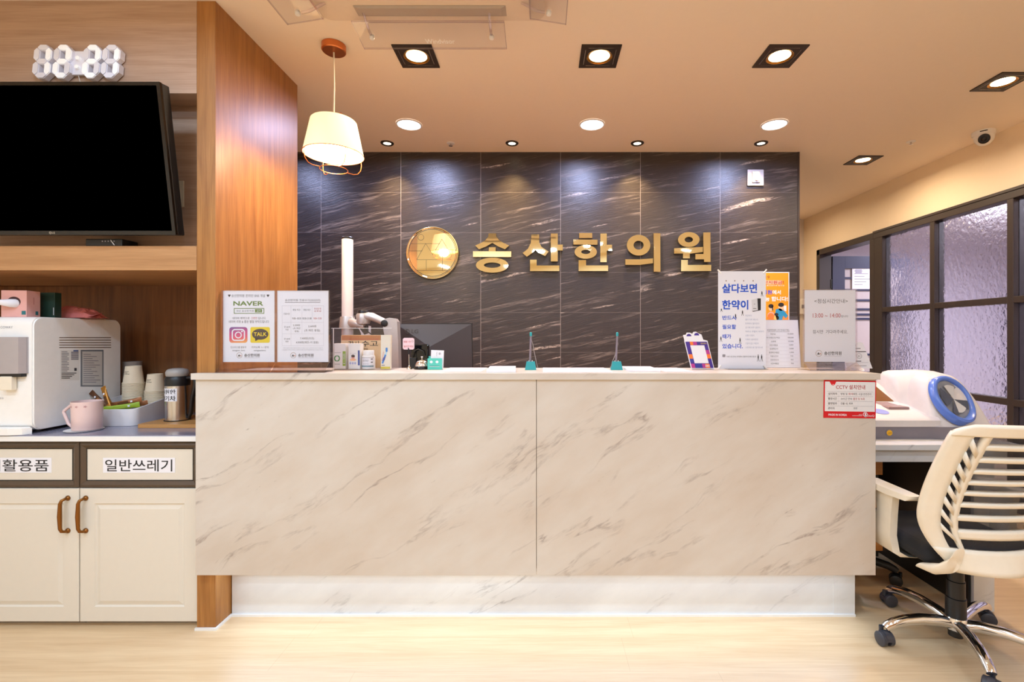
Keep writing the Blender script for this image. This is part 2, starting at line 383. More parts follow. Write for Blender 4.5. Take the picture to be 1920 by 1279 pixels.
# ------------------------------------------------------------------ glazed partition and door at the right
win = struct(thing('window_1', 'dark framed partition glazed with hammered glass panes', 'window', (RW,0,0)))
del win['category']
cols = [4.35, 3.75, 3.125, 2.5, 1.875, 1.29]; zs = [.10, .768, 1.44, 2.10]
m = MB(); fw = .022
for i, y in enumerate(cols): m.box((-.012,y-(.05 if i == 0 else fw),.10), (.07,y+(.05 if i == 0 else fw),2.10), FRAMEM, .003)
for z in (1.44, .768): m.box((-.010,1.29,z-fw), (.066,4.35,z+fw), FRAMEM, .003)
m.box((-.014,1.25,2.10), (.074,4.41,2.165), FRAMEM, .003); m.box((-.014,1.25,.06), (.074,4.41,.12), FRAMEM, .003)
m.box((-.02,1.25,2.150), (.0,4.41,2.168), FRAMEM)
m.build('window_frame', win)
for i in range(5):
    for k in range(3):
        MB().box((.024,cols[i+1]+fw,zs[k]+.02), (.030,cols[i]-(.05 if i == 0 else fw),zs[k+1]-(.0 if k == 2 else .02)), HAMMER).build('pane', win)
dr = struct(thing('door_1', 'navy door with glazed slatted panel standing open', 'door', (RW,5.32,0))); del dr['category']
m = MB(); m.box((-.014,-.055,0), (.12,-.001,2.16), FRAMEM, .003); m.box((-.014,-.91,2.10), (.12,-.001,2.16), FRAMEM, .003); m.box((-.014,-.92,0), (.12,-.86,2.10), FRAMEM, .003)
m.build('door_frame', dr)
m = MB(); a0 = .13; W_, H_ = .84, 2.085
m.box((a0,-.06,.02), (a0+.136,-.02,H_), NAVY, .002); m.box((a0+W_-.136,-.06,.02), (a0+W_,-.02,H_), NAVY, .002)
m.box((a0+.136,-.06,1.95), (a0+W_-.136,-.02,H_), NAVY); m.box((a0+.136,-.06,.02), (a0+W_-.136,-.02,.22), NAVY)
m.build('door_leaf', dr)
MB().box((a0+.136,-.044,.22), (a0+W_-.136,-.038,1.95), mat('frosted_glass', rgb(188,176,176), .35, spec=.6)).build('door_glass', dr)
m = MB()
for z in (1.845, 1.715, 1.60, 1.50, 1.443, 1.395, 1.0, .8): m.box((a0+.136,-.052,z-.011), (a0+W_-.136,-.0445,z+.011), NAVY)
m.build('slats', dr)
m = MB(); [m.tube([(a0-.012,-.05,z-.05),(a0-.012,-.05,z+.05)], .012, BLACK) for z in (1.78, .4)]
m.build('door_hinge', dr)
nt_ = MB(); nt_.rect(0,0,.30,.25,PAPER,0); nt_.frame(.0,.0,.30,.25,.006,GREYINK,-.0006)
for k in range(6): nt_.rect(.03,.05+.03*k,.12+.02*(k*7%5),.056+.03*k,GREYINK,-.0006)
nt_.rect(.04,.17,.11,.22,mat('grey_photo', rgb(170,166,182),.6),-.0007)
tag(nt_.build('paper_notice', loc=(RW+a0+.215, 5.32-.0535, 1.72)), 'white printed notice taped to the navy door glass', 'notice')
# dark shapes in the room behind the hammered glass
m = thing('treatment_bed', 'dark padded bed standing behind the hammered glass partition', 'bed', (4.6,2.6,0))
MB().box((-.4,-.9,.46),(.4,.9,.62),mat('plum_vinyl', rgb(92,70,96),.5),.03).build('mattress', m)
for sx in (-1,1):
    for sy in (-1,1): MB().box((sx*.33-.03,sy*.8-.03,0),(sx*.33+.03,sy*.8+.03,.46),BLACK).build('leg', m)
m = thing('folding_screen', 'dark blue cloth screen behind the hammered glass', 'screen', (4.3,3.95,0))
MB().box((-.02,-.35,.1),(.02,.35,1.55),mat('blue_cloth', rgb(70,72,116),.8)).build('cloth', m)
f_ = MB(); [f_.box((-.025,s_*.36-.012,0),(.025,s_*.36+.012,1.6),BLACK) for s_ in (-1,1)]; f_.box((-.02,-.36,1.56),(.02,.36,1.6),BLACK); f_.build('stand', m)
# intercom on the far corridor wall
m = thing('wall_intercom', 'white box on the corridor wall past the slate wall', 'intercom', (X(1508,5.6),5.6,Z(575,5.6)))
MB().box((-.09,-.035,-.09),(.09,-.0005,.09),WHITE,.008).build('housing', m); MB().box((-.05,-.045,-.02),(.02,-.034,.02),GREYINK,.004).build('latch', m)

# ------------------------------------------------------------------ ceiling fixtures
EW = mat('warm_lens', (1,.8,.5), .4, emit=(1,.72,.36), es=14, noise=0); EC = mat('cool_lens', (1,1,1), .4, emit=(.86,.9,1), es=10, noise=0); EN = mat('spot_lens', (1,1,1), .4, emit=(1,.86,.62), es=10, noise=0)
CUP = mat('gold_reflector', rgb(190,132,50), .25, .8)
BLK = mat('black_bezel', rgb(44,32,24), .5)
def square_light(loc, label):
    t = thing('square_downlight', label, 'downlight', loc, group='black square downlights')
    h = .0945
    m = MB(); n_ = 40
    sq = []
    for i in range(n_):
        a = 2*PI*i/n_; c, s = math.cos(a), math.sin(a); k = h/max(abs(c), abs(s)); sq.append((c*k, s*k))
    M = T(rx=-90)
    m.ring(sq, circ(0,0,.062,n=n_), -.0062, -.0005, BLK, Matrix(((1,0,0,0),(0,0,1,0),(0,1,0,0),(0,0,0,1))))
    m.build('bezel', t)
    g = MB()
    for s in (-1,1):
        g.box((s*.073-.0008,-.06,-.0068),(s*.073+.0008,.06,-.0062),STEEL); g.box((-.06,s*.073-.0008,-.0068),(.06,s*.073+.0008,-.0062),STEEL)
    g.build('gimbal_seam', t)
    MB().lathe([(.062,-.0055),(.052,-.0012),(.050,-.0012)], CUP, n=40, cap=False).build('reflector', t, smooth=40)
    MB().lathe([(.0001,-.0009),(.052,-.0009)], EW, n=40, cap=False).build('lens', t)
    area('square_downlight_lamp', (0,0,-.009), .098, 8, WARM, 165, parent=t)
    return t
s1 = square_light((X(781,2.336),2.336,CEIL), 'black square downlight beside the pendant lamp')
for x, d, lb in ((1124,2.336,'black square downlight above the middle of the counter'),(1462,2.336,'black square downlight above the end of the counter with the notices'),
                 (1880,2.571,'black square downlight close to the security camera'),(1618,3.713,'black square downlight in front of the corridor')):
    q = dup(s1, (X(x,d),d,CEIL), label=lb)
    if d > 2.4:                                    # the pair along the cream wall burns brighter
        for ch in q.children:
            if ch.type == 'LIGHT': ch.data = ch.data.copy(); ch.data.energy = 12
def round_light(loc, label):
    t = thing('round_downlight', label, 'downlight', loc, group='round white downlights')
    MB().lathe([(.082,-.0005),(.082,-.004),(.074,-.008),(.072,-.006)], WHITE, n=48, cap=False).build('rim', t, smooth=40)
    MB().lathe([(.0001,-.0035),(.073,-.0035)], EC, n=48, cap=False).build('diffuser', t)
    area('round_downlight_lamp', (0,0,-.0095), .142, 15, COOL, 170, parent=t)
    return t
r1 = round_light((X(767,3.087),3.087,CEIL), 'round cool white downlight nearest the pendant lamp')
dup(r1, (X(1110,3.087),3.087,CEIL), label='round cool white downlight in the middle of its row of three')
dup(r1, (X(1452,3.087),3.087,CEIL), label='round cool white downlight nearest the white wall switch')
def spot_light(loc, label):
    t = thing('spotlight', label, 'spotlight', loc, group='small recessed spotlights along the slate wall')
    MB().lathe([(.046,-.0005),(.046,-.004),(.040,-.009),(.027,-.007),(.026,-.002)], BLK, n=32, cap=False).build('rim', t, smooth=40)
    MB().lathe([(.0001,-.003),(.027,-.003)], EN, n=32, cap=False).build('lens', t)
    area('spotlight_lamp', (0,0,-.0085), .05, 6, (1,.66,.28), 90, parent=t)
    return t
p1 = spot_light((X(726,3.385),3.385,CEIL), 'small recessed spotlight nearest the pendant lamp')
for x, lb in ((960,'small recessed spotlight above the second gold letter'),(1195,'small recessed spotlight above the fourth gold letter'),(1427,'small recessed spotlight above the white wall switch')):
    dup(p1, (X(x,3.385),3.385,CEIL), label=lb)
def sprinkler(loc, label):
    t = thing('ceiling_sprinkler', label, 'sprinkler', loc, group='ceiling sprinklers')
    MB().lathe([(.028,-.0005),(.028,-.004),(.012,-.006)], WHITE, n=24).build('escutcheon', t, smooth=30)
    MB().lathe([(.005,-.0055),(.005,-.02),(.014,-.0205),(.014,-.022),(.002,-.024)], STEEL, n=16).build('nozzle', t, smooth=30)
    return t
k1 = sprinkler((X(845,3.385),3.385,CEIL), 'tiny ceiling sprinkler between two spotlights by the slate wall')
dup(k1, (X(1708,3.36),3.36,CEIL), label='tiny ceiling sprinkler on the way to the security camera')
# security camera
t = thing('security_camera', 'white dome security camera on the ceiling by the cream wall', 'camera', (2.965,3.2,CEIL))
MB().lathe([(.062,-.0005),(.062,-.02),(.056,-.030)], WHITE, n=40).build('mount', t, smooth=40)
b = MB(); Md = T(0,-.004,-.032,rx=-28,rz=-43)
b.lathe([(.0001,-.062),(.02,-.060),(.040,-.048),(.052,-.026),(.055,-.002),(.05,.012),(.0001,.014)], WHITE, M=Md, n=36, cap=False); b.build('housing', t, smooth=50)
Ml = T(0,-.004,-.032,rx=-58,rz=-43) @ T(0,0,-.0575)
MB().lathe([(.031,.004),(.031,-.010),(.025,-.012),(.024,-.006),(.0001,-.005)], BLACK, M=Ml, n=30).build('lens_ring', t, smooth=40)
MB().lathe([(.0001,-.0105),(.012,-.0085),(.018,-.004)], GLOSSB, M=Ml, n=24, cap=False).build('lens', t, smooth=40)
MB().rect(-.02,0,.018,.006,INK,0,M=T(-.041,-.047,-.016,rz=-43)).build('logo_strip', t)
# thermostat style switch on the slate wall
t = thing('wall_switch', 'white square switch plate high on the slate wall', 'switch', (X(1417,3.54),BW,Z(333,3.54)))
MB().box((-.061,-.014,-.061),(.061,-.0005,.061),mat('switch_white',rgb(178,175,178),.5),.006).build('plate', t)
MB().box((-.030,-.024,-.040),(.032,-.013,.046),mat('switch_white',rgb(178,175,178),.5),.006).build('rocker_frame', t)
b = MB(); b.prism(rrect(-.013,-.026,.017,.040,.014), -.032, -.023, IVORY); b.build('rocker', t)

# ------------------------------------------------------------------ ceiling cassette and its wind deflectors
ACM = mat('cassette_plastic', rgb(226,206,184), .5)
acx0, acx1, acy1 = -.925, .015, 2.03; acy0 = acy1-.94
t = thing('ceiling_air_conditioner', 'square ceiling cassette air conditioner above the counter front', 'air conditioner', ((acx0+acx1)/2,(acy0+acy1)/2,CEIL))
b = MB(); b.prism(rrect(-.47,-.47,.47,.47,.05), -.030, -.0005, ACM, plane='xy'); b.build('cover_panel', t, smooth=40)
for k in range(4):
    M = T(rz=90*k)
    b = MB(); b.loft([[(-.31,.375,-.031),(.31,.375,-.031),(.31,.44,-.031),(-.31,.44,-.031)],[(-.29,.38,-.040),(.29,.38,-.040),(.29,.43,-.036),(-.29,.43,-.036)]], mat('louver_grey', rgb(176,160,146), .5), M=M); b.build('louver', t)
b = MB(); b.box((-.26,-.26,-.036),(.26,.26,-.030),ACM,.004)
for i in range(14): b.box((-.24,-.245+.036*i,-.0375),(.24,-.225+.036*i,-.0362),mat('intake_grey', rgb(150,138,126),.6))
b.build('intake_grille', t)
def deflector(label, w, loc, rz):
    t = thing('wind_deflector', label, 'wind deflector', loc, (0,0,math.radians(rz)), group='clear plates hung under the air conditioner')
    b = MB(); M = T(rx=-9)
    b.box((-w/2,0,-.004),(w/2,.15,-.001),ACRYL,M=M); b.build('plate', t)
    e = MB(); e.box((-w/2,-.003,-.006),(w/2,.003,.002),ACRYL2,M=M); e.box((-w/2,.147,-.006),(w/2,.151,.001),ACRYL2,M=M)
    for s in (-1,1): e.box((s*w/2-.0015,0,-.0045),(s*w/2+.0015,.15,-.0005),ACRYL2,M=M)
    e.build('bevelled_edges', t)
    for s in (-1,1):
        c = MB(); c.tube([(s*(w/2-.06),-.035,.022),(s*(w/2-.06),.03,-.012),(s*(w/2-.06),.06,-.018)], .006, ACRYL2); c.lathe([(.009,-.028),(.011,-.022),(.009,-.012)],WHITE,M=T(s*(w/2-.06),.075,0)); c.build('bracket', t)
    return t
dz = CEIL-.030-.022
d1 = deflector('clear wind deflector plate reading Windvisor under the air conditioner', .64, (X(802,2.0),2.0,dz), 0)
b = MB(); b.text('Windvisor', -.035,.0,.095,.026, mat('white_print', (.95,.93,.9), .6, noise=0, emit=None), M=T(rx=-9) @ T(0,.118,-.0045) @ T(rx=90) , bold=.01)
b.build('lettering', d1)
deflector('clear wind deflector plate on the pendant lamp side of the air conditioner', .64, (acx0+.02,1.66,dz), 90)
deflector('clear wind deflector plate on the far side of the air conditioner from the pendant lamp', .64, (acx1-.06,1.66,dz), -90)

# ------------------------------------------------------------------ pendant lamp
t = thing('pendant_lamp', 'cream shade pendant lamp with copper wire cage over the counter', 'pendant lamp', (X(626,2.25),2.25,CEIL))
COP = mat('copper', rgb(214,128,74), .3, .85)
MB().lathe([(.054,-.0005),(.054,-.028),(.050,-.032),(.008,-.034)], COP, n=40).build('canopy', t, smooth=40)
zt, zb = 2.215-CEIL, 2.056-CEIL
MB().tube([(0,0,-.033),(.002,.0,(zt-.033)*.5),(0,0,zt+.03)], .0035, IVORY).build('cord', t, smooth=60)
MB().lathe([(.009,zt+.04),(.011,zt+.03),(.013,zt+.008),(.026,zt+.004),(.026,zt-.01)], COP, n=24).build('cap', t, smooth=40)
SH = NT('lit_fabric_shade'); SH.P(Base_Color=rgb(250,234,190), Roughness=.8, Emission_Color=(1.0,.80,.45), Emission_Strength=.7)
MB().lathe([(.098,zt),(.102,zt-.004),(.134,zb),(.132,zb),(.098,zt-.006),(.012,zt-.004)], SH.m, n=56, cap=False).build('lamp_shade', t, smooth=50)
MB().tube([(.134*math.cos(a*PI/24),.134*math.sin(a*PI/24),zb) for a in range(48)], .002, COP, 6, closed=True).build('shade_ring', t, smooth=60)
MB().tube([(.062*math.cos(a*PI/20),.062*math.sin(a*PI/20),zb-.070) for a in range(40)], .0019, COP, 6, closed=True).build('cage_ring', t, smooth=60)
for k in range(4):
    a = PI/4+k*PI/2; c, s = math.cos(a), math.sin(a)
    MB().tube([(r*c,r*s,z) for r, z in ((.132,zb),(.134,zb-.02),(.130,zb-.044),(.115,zb-.064),(.095,zb-.071),(.062,zb-.070))], .0019, COP, 6).build('cage_wire', t, smooth=60)
    MB().tube([(r*c,r*s,z) for r, z in ((.092,zt),(.085,zt+.012),(.06,zt+.016),(.03,zt+.004))], .0016, COP, 6).build('top_wire', t, smooth=60)
MB().lathe([(.012,zt-.02),(.014,zt-.05),(.03,zt-.08),(.034,zt-.105),(.024,zt-.13),(.0005,zt-.137)], mat('lit_bulb', (1,.9,.7), .4, emit=(1,.82,.5), es=25, noise=0), n=24).build('bulb', t, smooth=60)
pl = bpy.data.lights.new('pendant_bulb', 'POINT'); pl.energy = 14; pl.color = WARM; pl.shadow_soft_size = .04
po = bpy.data.objects.new('pendant_bulb', pl); C.objects.link(po); po.parent = t; po.location = (0,0,zt-.16)

# ------------------------------------------------------------------ reception counter
ct = thing('reception_counter', 'long cream marble reception counter with lit recessed base', 'reception counter', (0,1.92,0))
def cb(name, a, b_, mt, bev=.001): return MB().box((a[0],a[1]-1.92,a[2]), (b_[0],b_[1]-1.92,b_[2]), mt, bev).build(name, ct)
ST = 1.052
cb('front_panel', (-1.391,1.92,.239), (-.0205,1.942,1.027), MARBLE); cb('front_panel', (-.0185,1.92,.239), (1.345,1.942,1.027), MARBLE)
b = MB(); b.prism([(-1.403,-.01),(1.357,-.01),(1.357,.33),(-1.331,.33),(-1.331,.031),(-1.403,.031)], 1.027, ST, MARBLE, plane='xy')
b.build('top_slab', ct)
cb('carcass', (-1.331,1.943,.255), (1.343,2.24,1.026), mat('carcass_board', rgb(200,180,160), .6))
cb('recessed_base', (-1.3285,2.05,.0), (1.3445,2.24,.2545), MARBLE_W, 0)
cb('end_post', (1.255,2.047,.0), (1.3447,2.0499,.2545), MARBLE_W, 0)
cb('led_strip', (-1.30,2.01,.246), (1.31,2.02,.2545), mat('led_strip', (1,1,1), .5, emit=(.9,.95,1), es=4, noise=0), 0)
# work desk of the staff behind the counter
t = thing('staff_desk', 'work desk of the staff hidden behind the marble counter', 'desk', (-.15,2.6,0))
MB().box((-1.1,-.34,.715),(1.1,.3,.74),WD_O,.003).build('top', t)
for s in (-1,1): MB().box((s*1.06-.02,-.32,0),(s*1.06+.02,.28,.715),WD_O).build('side_panel', t)
# ------------------------------------------------------------------ side desk with marble top
t = thing('side_desk', 'low marble desk at the end of the counter under the blood pressure monitor', 'desk', (1.36,2.08,0))
MB().box((0,0,.703),(.735,.64,.728),MARBLE_W,.002).build('top', t)
MB().box((.0,.03,.645),(.70,.055,.7025),MARBLE_W,.001).build('apron', t)
MB().box((.525,.0,0),(.615,.62,.7025),MARBLE_W,.001).build('leg_panel', t)
MB().box((.515,.015,0),(.5245,.62,.644),BLACK).build('inner_shade_sheet', t)  # black sheet standing in for the shade on the leg panel's inner face
MB().box((.30,.60,.02),(.5145,.62,.7025),BLACK).build('back_panel', t)
for z0, z1 in ((.527,.60),(.367,.437),(.157,.272)): MB().box((.255,.24,z0),(.30,.262,z1),WD_O,.002).build('timber_board', t)
MB().box((.262,.263,.12),(.295,.29,.7025),BLACK).build('post', t)
# ------------------------------------------------------------------ gold emblem and letters on the slate wall
LD = 3.52; gk = LD/F
def gx(x): return (x-CX)*gk
def gz(y): return EYE-(y-CY)*gk
t = thing('wall_emblem', 'round mirror gold emblem with line drawn mountains on the slate wall', 'emblem', (gx(810),BW,gz(473.5)))
er = 49.5*gk
MB().lathe([(er*.93,.0005),(er,.0008),(er,.020),(er*.985,.024),(er*.955,.024),(er*.93,.021)], GOLD, M=T(rx=90), n=72).build('rim', t, smooth=30)
MB().lathe([(.0001,.0215),(er*.928,.0215)], GOLD, M=T(rx=90), n=72, cap=False).build('mirror_disc', t)
b = MB()
def eline(x0, y0, x1, y1, w_=.0022):
    p0, p1 = Vector((gx(x0)-gx(810), gz(y0)-gz(473.5))), Vector((gx(x1)-gx(810), gz(y1)-gz(473.5))); dd = (p1-p0).normalized(); nn = Vector((-dd.y, dd.x))*w_/2
    b.poly([p0-nn, p1-nn, p1+nn, p0+nn], BLACK, -.0222)
b.ring(circ(0,0,er*.905,n=64), circ(0,0,er*.885,n=64), -.0224, -.0219, BLACK)
for L in ((769,456.5,824,456.5),(766,470,791,470),(781,486,797.5,456),(797.5,456,811,477),(811,477,828,448),(828,448,846,478),(780.5,486.5,846,486.5),(798.5,487,798.5,507),(829,478,829,507),(781,507,838,507)): eline(*L)
c0 = (gx(788.5)-gx(810), gz(444.5)-gz(473.5)); b.ring(circ(*c0,5.8*gk,n=28), circ(*c0,5.2*gk,n=28), -.0224, -.0219, BLACK)
b.build('line_drawing', t)
LEAN = [(-.8,1.2),(1.0,-2.0),(-1.0,.6),(.7,1.6),(1.2,-1.4)]     # each letter sits a little differently on its studs
TILT = random.Random(7)
def letter(parts, label, x0):
    """parts: ('r',x0,y0,x1,y1) bars, ('o',cx,cy,rx,ry,ix,iy) rings, ('p',[...]) outlines, in photo pixels on the wall"""
    t = thing('gold_letter', label, 'sign letter', (gx(x0),BW-.0015,gz(510)), group='mirror gold letters on the slate wall'); rx, rz = LEAN.pop(0); t.rotation_euler = (math.radians(rx), 0, math.radians(rz))
    b = MB(); q = lambda x, y: (gx(x)-gx(x0), gz(y)-gz(510))
    for p in parts:
        n0 = len(b.b.verts)
        if p[0] == 'r':
            a, c = q(p[1],p[4]), q(p[3],p[2]); b.box((a[0],-.022,a[1]),(c[0],-.0005,c[1]),GOLD,.0012,seg=1)
        elif p[0] == 'o':
            c = q(p[1],p[2]); b.ring(circ(*c,p[3]*gk,p[4]*gk,n=44), circ(*c,p[5]*gk,p[6]*gk,n=44), -.022, -.0005, GOLD)
        else: b.prism([q(*k) for k in p[1]], -.022, -.0005, GOLD)
        # every stroke of a letter is glued on at its own slight angle
        b.b.verts.ensure_lookup_table(); vv = b.b.verts[n0:]; c_ = sum((v.co for v in vv), Vector())/len(vv); c_.y = 0
        R2 = Euler((math.radians(TILT.uniform(-2.6,2.6)), 0, math.radians(TILT.uniform(-2.2,2.2)))).to_matrix()
        for v in vv:
            if v.co.y < -.01: v.co.y = -.022+(R2 @ (v.co-c_)).y+.022
    o = b.build('letter_body', t); return t
def siot(x, y, s=1.0):   # the two-legged consonant of the first two letters, top centre x, y
    return ('p', [(x-7*s,y),(x+7*s,y),(x+7.5*s,y+6*s),(x+13*s,y+13*s),(x+21*s,y+18*s),(x+32*s,y+23*s),(x+24*s,y+30*s),(x+12*s,y+25*s),(x+0*s,y+18*s),(x-12*s,y+25*s),(x-25*s,y+30*s),(x-32*s,y+23*s),(x-21*s,y+18*s),(x-13*s,y+13*s),(x-7.5*s,y+6*s)])
letter([siot(922.5,437),('r',916,463,929,471),('r',886,470.5,958.5,481.5),('o',922.5,497,30.5,14.2,15.5,5)], 'mirror gold Hangul letter next to the round emblem', 922)
letter([('p',[(996.5,439),(1011,439),(1011.5,455),(1016,463),(1029,471.5),(1022.5,480),(1012,475),(1004,468),(998,474),(988,481),(980,474),(990,466),(995.5,455)]),('p',[(1033,437.5),(1046,437.5),(1046,458.5),(1055.5,458.5),(1055.5,469.5),(1046,469.5),(1046,490),(1033,490)]),('p',[(994,486.5),(1006.5,486.5),(1006.5,497.5),(1049,497.5),(1049,508),(994,508)])], 'mirror gold Hangul letter second from the round emblem', 1015)
letter([('r',1086,436,1111,445.5),('r',1075,448.5,1121,458),('o',1098.5,472,21,13,8.5,4),('p',[(1126,437.5),(1138,437.5),(1138,458.5),(1148,458.5),(1148,469.5),(1138,469.5),(1138,491),(1126,491)]),('p',[(1085,487.5),(1099,487.5),(1099,497.5),(1140.5,497.5),(1140.5,508),(1085,508)])], 'mirror gold Hangul letter in the middle of the five', 1110)
letter([('o',1197.5,459.5,22,19.5,9.5,8.3),('p',[(1172.5,486),(1200,486),(1225,484),(1225,493),(1200,496.5),(1172.5,496.5)]),('r',1226,436.5,1239,509)], 'fourth mirror gold Hangul letter counted from the round emblem', 1206)
letter([('o',1292,449,20,14,7.7,5.2),('p',[(1265,465),(1318,463),(1318,472.5),(1294,475.5),(1294,484),(1281.5,484),(1281.5,475),(1265,475)]),('p',[(1319.5,435.5),(1332.5,435.5),(1332.5,491),(1320.5,491),(1320.5,486),(1304.5,486),(1304.5,476),(1319.5,476)]),('p',[(1278,487),(1290.5,487),(1290.5,496.5),(1334,496.5),(1334,508),(1278,508)])], 'mirror gold Hangul letter nearest the white banner poster', 1300)

# ------------------------------------------------------------------ printed notices
HX = lambda r,g,b: (r,g,b)
def ink(name, r, g, b): return mat(name, rgb(r,g,b), .65, noise=0)
class Sheet:
    """a printed sheet: photo pixels of an upright sheet at depth d -> local x, z; y runs towards the reader as negative"""
    def __init__(s, xc, yb, d): s.k = d/F; s.xc, s.yb = xc, yb; s.b = MB(); s.l = 0.0003
    def q(s, x, y): return ((x-s.xc)*s.k, (s.yb-y)*s.k)
    def body(s, x0, y0, x1, y1, m=PAPER, th=.0012, r=0):
        a, c = s.q(x0,y1), s.q(x1,y0)
        if r: s.b.prism(rrect(*a,*c,r), 0, th, m)
        else: s.b.box((a[0],0,a[1]),(c[0],th,c[1]),m)
    def rect(s, x0, y0, x1, y1, m, l=1): a, c = s.q(x0,y1), s.q(x1,y0); s.b.rect(*a,*c,m,-s.l*l)
    def frame(s, x0, y0, x1, y1, w_, m, l=1): a, c = s.q(x0,y1), s.q(x1,y0); s.b.frame(*a,*c,w_*s.k,m,-s.l*l)
    def rr(s, x0, y0, x1, y1, r, m, l=1): a, c = s.q(x0,y1), s.q(x1,y0); s.b.poly(rrect(*a,*c,r*s.k), m, -s.l*l)
    def ell(s, x, y, rx, ry, m, l=1, a0=0, a1=360): s.b.poly(circ(*s.q(x,y),rx*s.k,ry*s.k,28,a0,a1), m, -s.l*l)
    def ring(s, x, y, rx, ry, w_, m, l=1): c = s.q(x,y); s.b.ring(circ(*c,rx*s.k,ry*s.k,28),circ(*c,(rx-w_)*s.k,(ry-w_)*s.k,28),-s.l*l,-s.l*l+.0001,m)
    def poly(s, pts, m, l=1): s.b.poly([s.q(*p) for p in pts], m, -s.l*l)
    def text(s, body, x0, y0, x1, y1, m, l=1, bold=.0): a, c = s.q(x0,y1), s.q(x1,y0); s.b.text(body,*a,*c,m,-s.l*l,bold)
INKS = ink('soft_black', 58,54,58); BLUEP = ink('blue_print', 32,84,204); GREENP = ink('olive_green_print', 108,134,64)
BRED = ink('brick_red_print', 186,70,74); PALE = ink('pale_ink', 190,184,194); PALEB = ink('pale_blue_ink', 148,160,190)
def clinic_mark(S, xc, y, s=1.0):
    S.ring(xc-23*s, y, 5.4*s, 5.4*s, .7*s, ink('mark_gold', 176,150,130)); S.poly([(xc-26*s,y+2*s),(xc-23.6*s,y-2*s),(xc-21.4*s,y+2*s)], INK); S.poly([(xc-22*s,y+1.6*s),(xc-20.4*s,y-1.4*s),(xc-19*s,y+1.6*s)], ink('mark_rose', 200,140,120))
    S.text('송산한의원', xc-14*s, y-3.2*s, xc+15*s, y+3*s, INKS, bold=.03); S.rect(xc-14*s, y+4.4*s, xc+15*s, y+5.0*s, PALE)
def holder(t, S, x0, y0, x1, y1, foot, dy=.05):
    """clear sign holder: plate in front of the sheet, sloping foot below"""
    a, c = S.q(x0,y1), S.q(x1,y0)
    b = MB(); b.box((a[0],-.0035,a[1]),(c[0],-.0020,c[1]),ACRYL); b.build('clear_cover', t)
    b = MB()
    for xx in (a[0], c[0]): b.box((xx-.0025,-.0034,a[1]),(xx+.0025,.0035,c[1]),ACRYL2)
    b.box((a[0],-.0034,c[1]-.001),(c[0],.0035,c[1]+.001),ACRYL2); b.build('clear_edges', t)
    z0 = S.q(0,foot)[1]; w0, w1 = a[0]-.002, c[0]+.002
    b = MB(); b.prism([(-.0035,a[1]),(-.0055,a[1]),(-dy,z0+.0005),(-dy+.002,z0+.0005)], a[0], c[0], ACRYL2, plane='yz')
    b.box((w0,-dy,z0),(w1,.05,z0+.0025),ACRYL2); b.box((a[0],-.0018,z0),(c[0],.004,a[1]),ACRYL)
    b.build('clear_foot', t)
# sign 1: online account notice
D1 = 1.985
def stand(name, label, cat, xc, yb, d, tilt=0, rz=0, group=None):
    return thing(name, label, cat, (X(xc,d), d, ST+.0004), (math.radians(tilt),0,math.radians(rz)), group)
t = stand('desk_sign', 'white desk sign in clear holder with green heading and two app icons', 'sign', 467, 694, D1)
S = Sheet(467, 697.7, D1)
S.body(418.5,545.5,515,679)
HE = lambda x, y: [(x,y+3),(x-2.4,y-.2),(x-2,y-1.9),(x-.9,y-2.1),(x,y-1),(x+.9,y-2.1),(x+2,y-1.9),(x+2.4,y-.2)]
S.poly(HE(430,554.4), INK); S.poly(HE(502.5,554.4), INK)
S.text('송산한의원 온라인 SNS 개설', 434,552,497,557.5, INKS)
S.text('NAVER', 437.5,565,493.5,573.5, GREENP, bold=.045)
S.frame(438.5,578,495.5,588.5,1.3,GREENP); S.rect(478,580,491.5,586,GREENP,1); S.text('내선 송산한의원',443,581.4,476,585,INKS); S.text('검색',481.5,581.5,488.5,584.8,PAPER,2)
S.text('네이버 예약으로',436,594.5,468,599,INKS); S.text('간편한',471,594.5,482.5,599,BRED); S.text('입니다',484,594.5,498,599,INKS)
S.text('네이버 리뷰 & 좋은 별점 부탁드립니다',429,600.8,504.5,606,INKS)
GRD = NT('sunset_icon'); x_, y_, z_ = GRD.xyz(); GRD.P(Base_Color=GRD.ramp(GRD.math('ADD', GRD.math('MULTIPLY', GRD.math('SUBTRACT', z_, .125), 13), GRD.math('MULTIPLY', x_, -2.0)), [(.0,rgb(244,170,80)),(.3,rgb(226,86,110)),(.62,rgb(196,74,134)),(.98,rgb(96,80,150))]), Roughness=.6)
S.rr(430,613.5,464,643,5,GRD.m); 
def rr_ring(S, x0,y0,x1,y1,r,w_,m,l):
    a, c = S.q(x0,y1), S.q(x1,y0); o = rrect(*a,*c,r*S.k); k = w_*S.k; i = rrect(a[0]+k,a[1]+k,c[0]-k,c[1]-k,max(r-w_,.4)*S.k); S.b.ring(o,i,-S.l*l,-S.l*l+.0001,m)
rr_ring(S,434.6,617,459.6,639.6,6,2.3,PAPER,2); S.ring(447,628.4,6.6,6.4,2.0,PAPER,2); S.ell(453.8,621.8,1.6,1.6,PAPER,2)
S.rr(469.5,613.5,506,643,3,ink('yellow_print',232,204,34)); S.ell(488,627,15.4,10.2,ink('brown_print',70,54,50),2); S.poly([(478,634),(487,635.5),(479,640)],ink('brown_print',70,54,50),2); S.text('TALK',476,623.3,500,630.4,ink('yellow_print',232,204,34),3,.035)
S.text('인스타그램 팔로우',432.5,649.4,462,653.4,INKS); S.text('songsan_kmc',436,655.6,459.5,659.6,INKS); S.text('카카오톡 1:1 문의',471.5,649.4,503.5,653.4,INKS); S.text('songsankmc',476,655.6,498.5,659.6,INKS)
clinic_mark(S, 472, 666.5); S.b.build('printed_sheet', t)
holder(t, S, 417.5, 545, 516.3, 680, 697.5, .045)
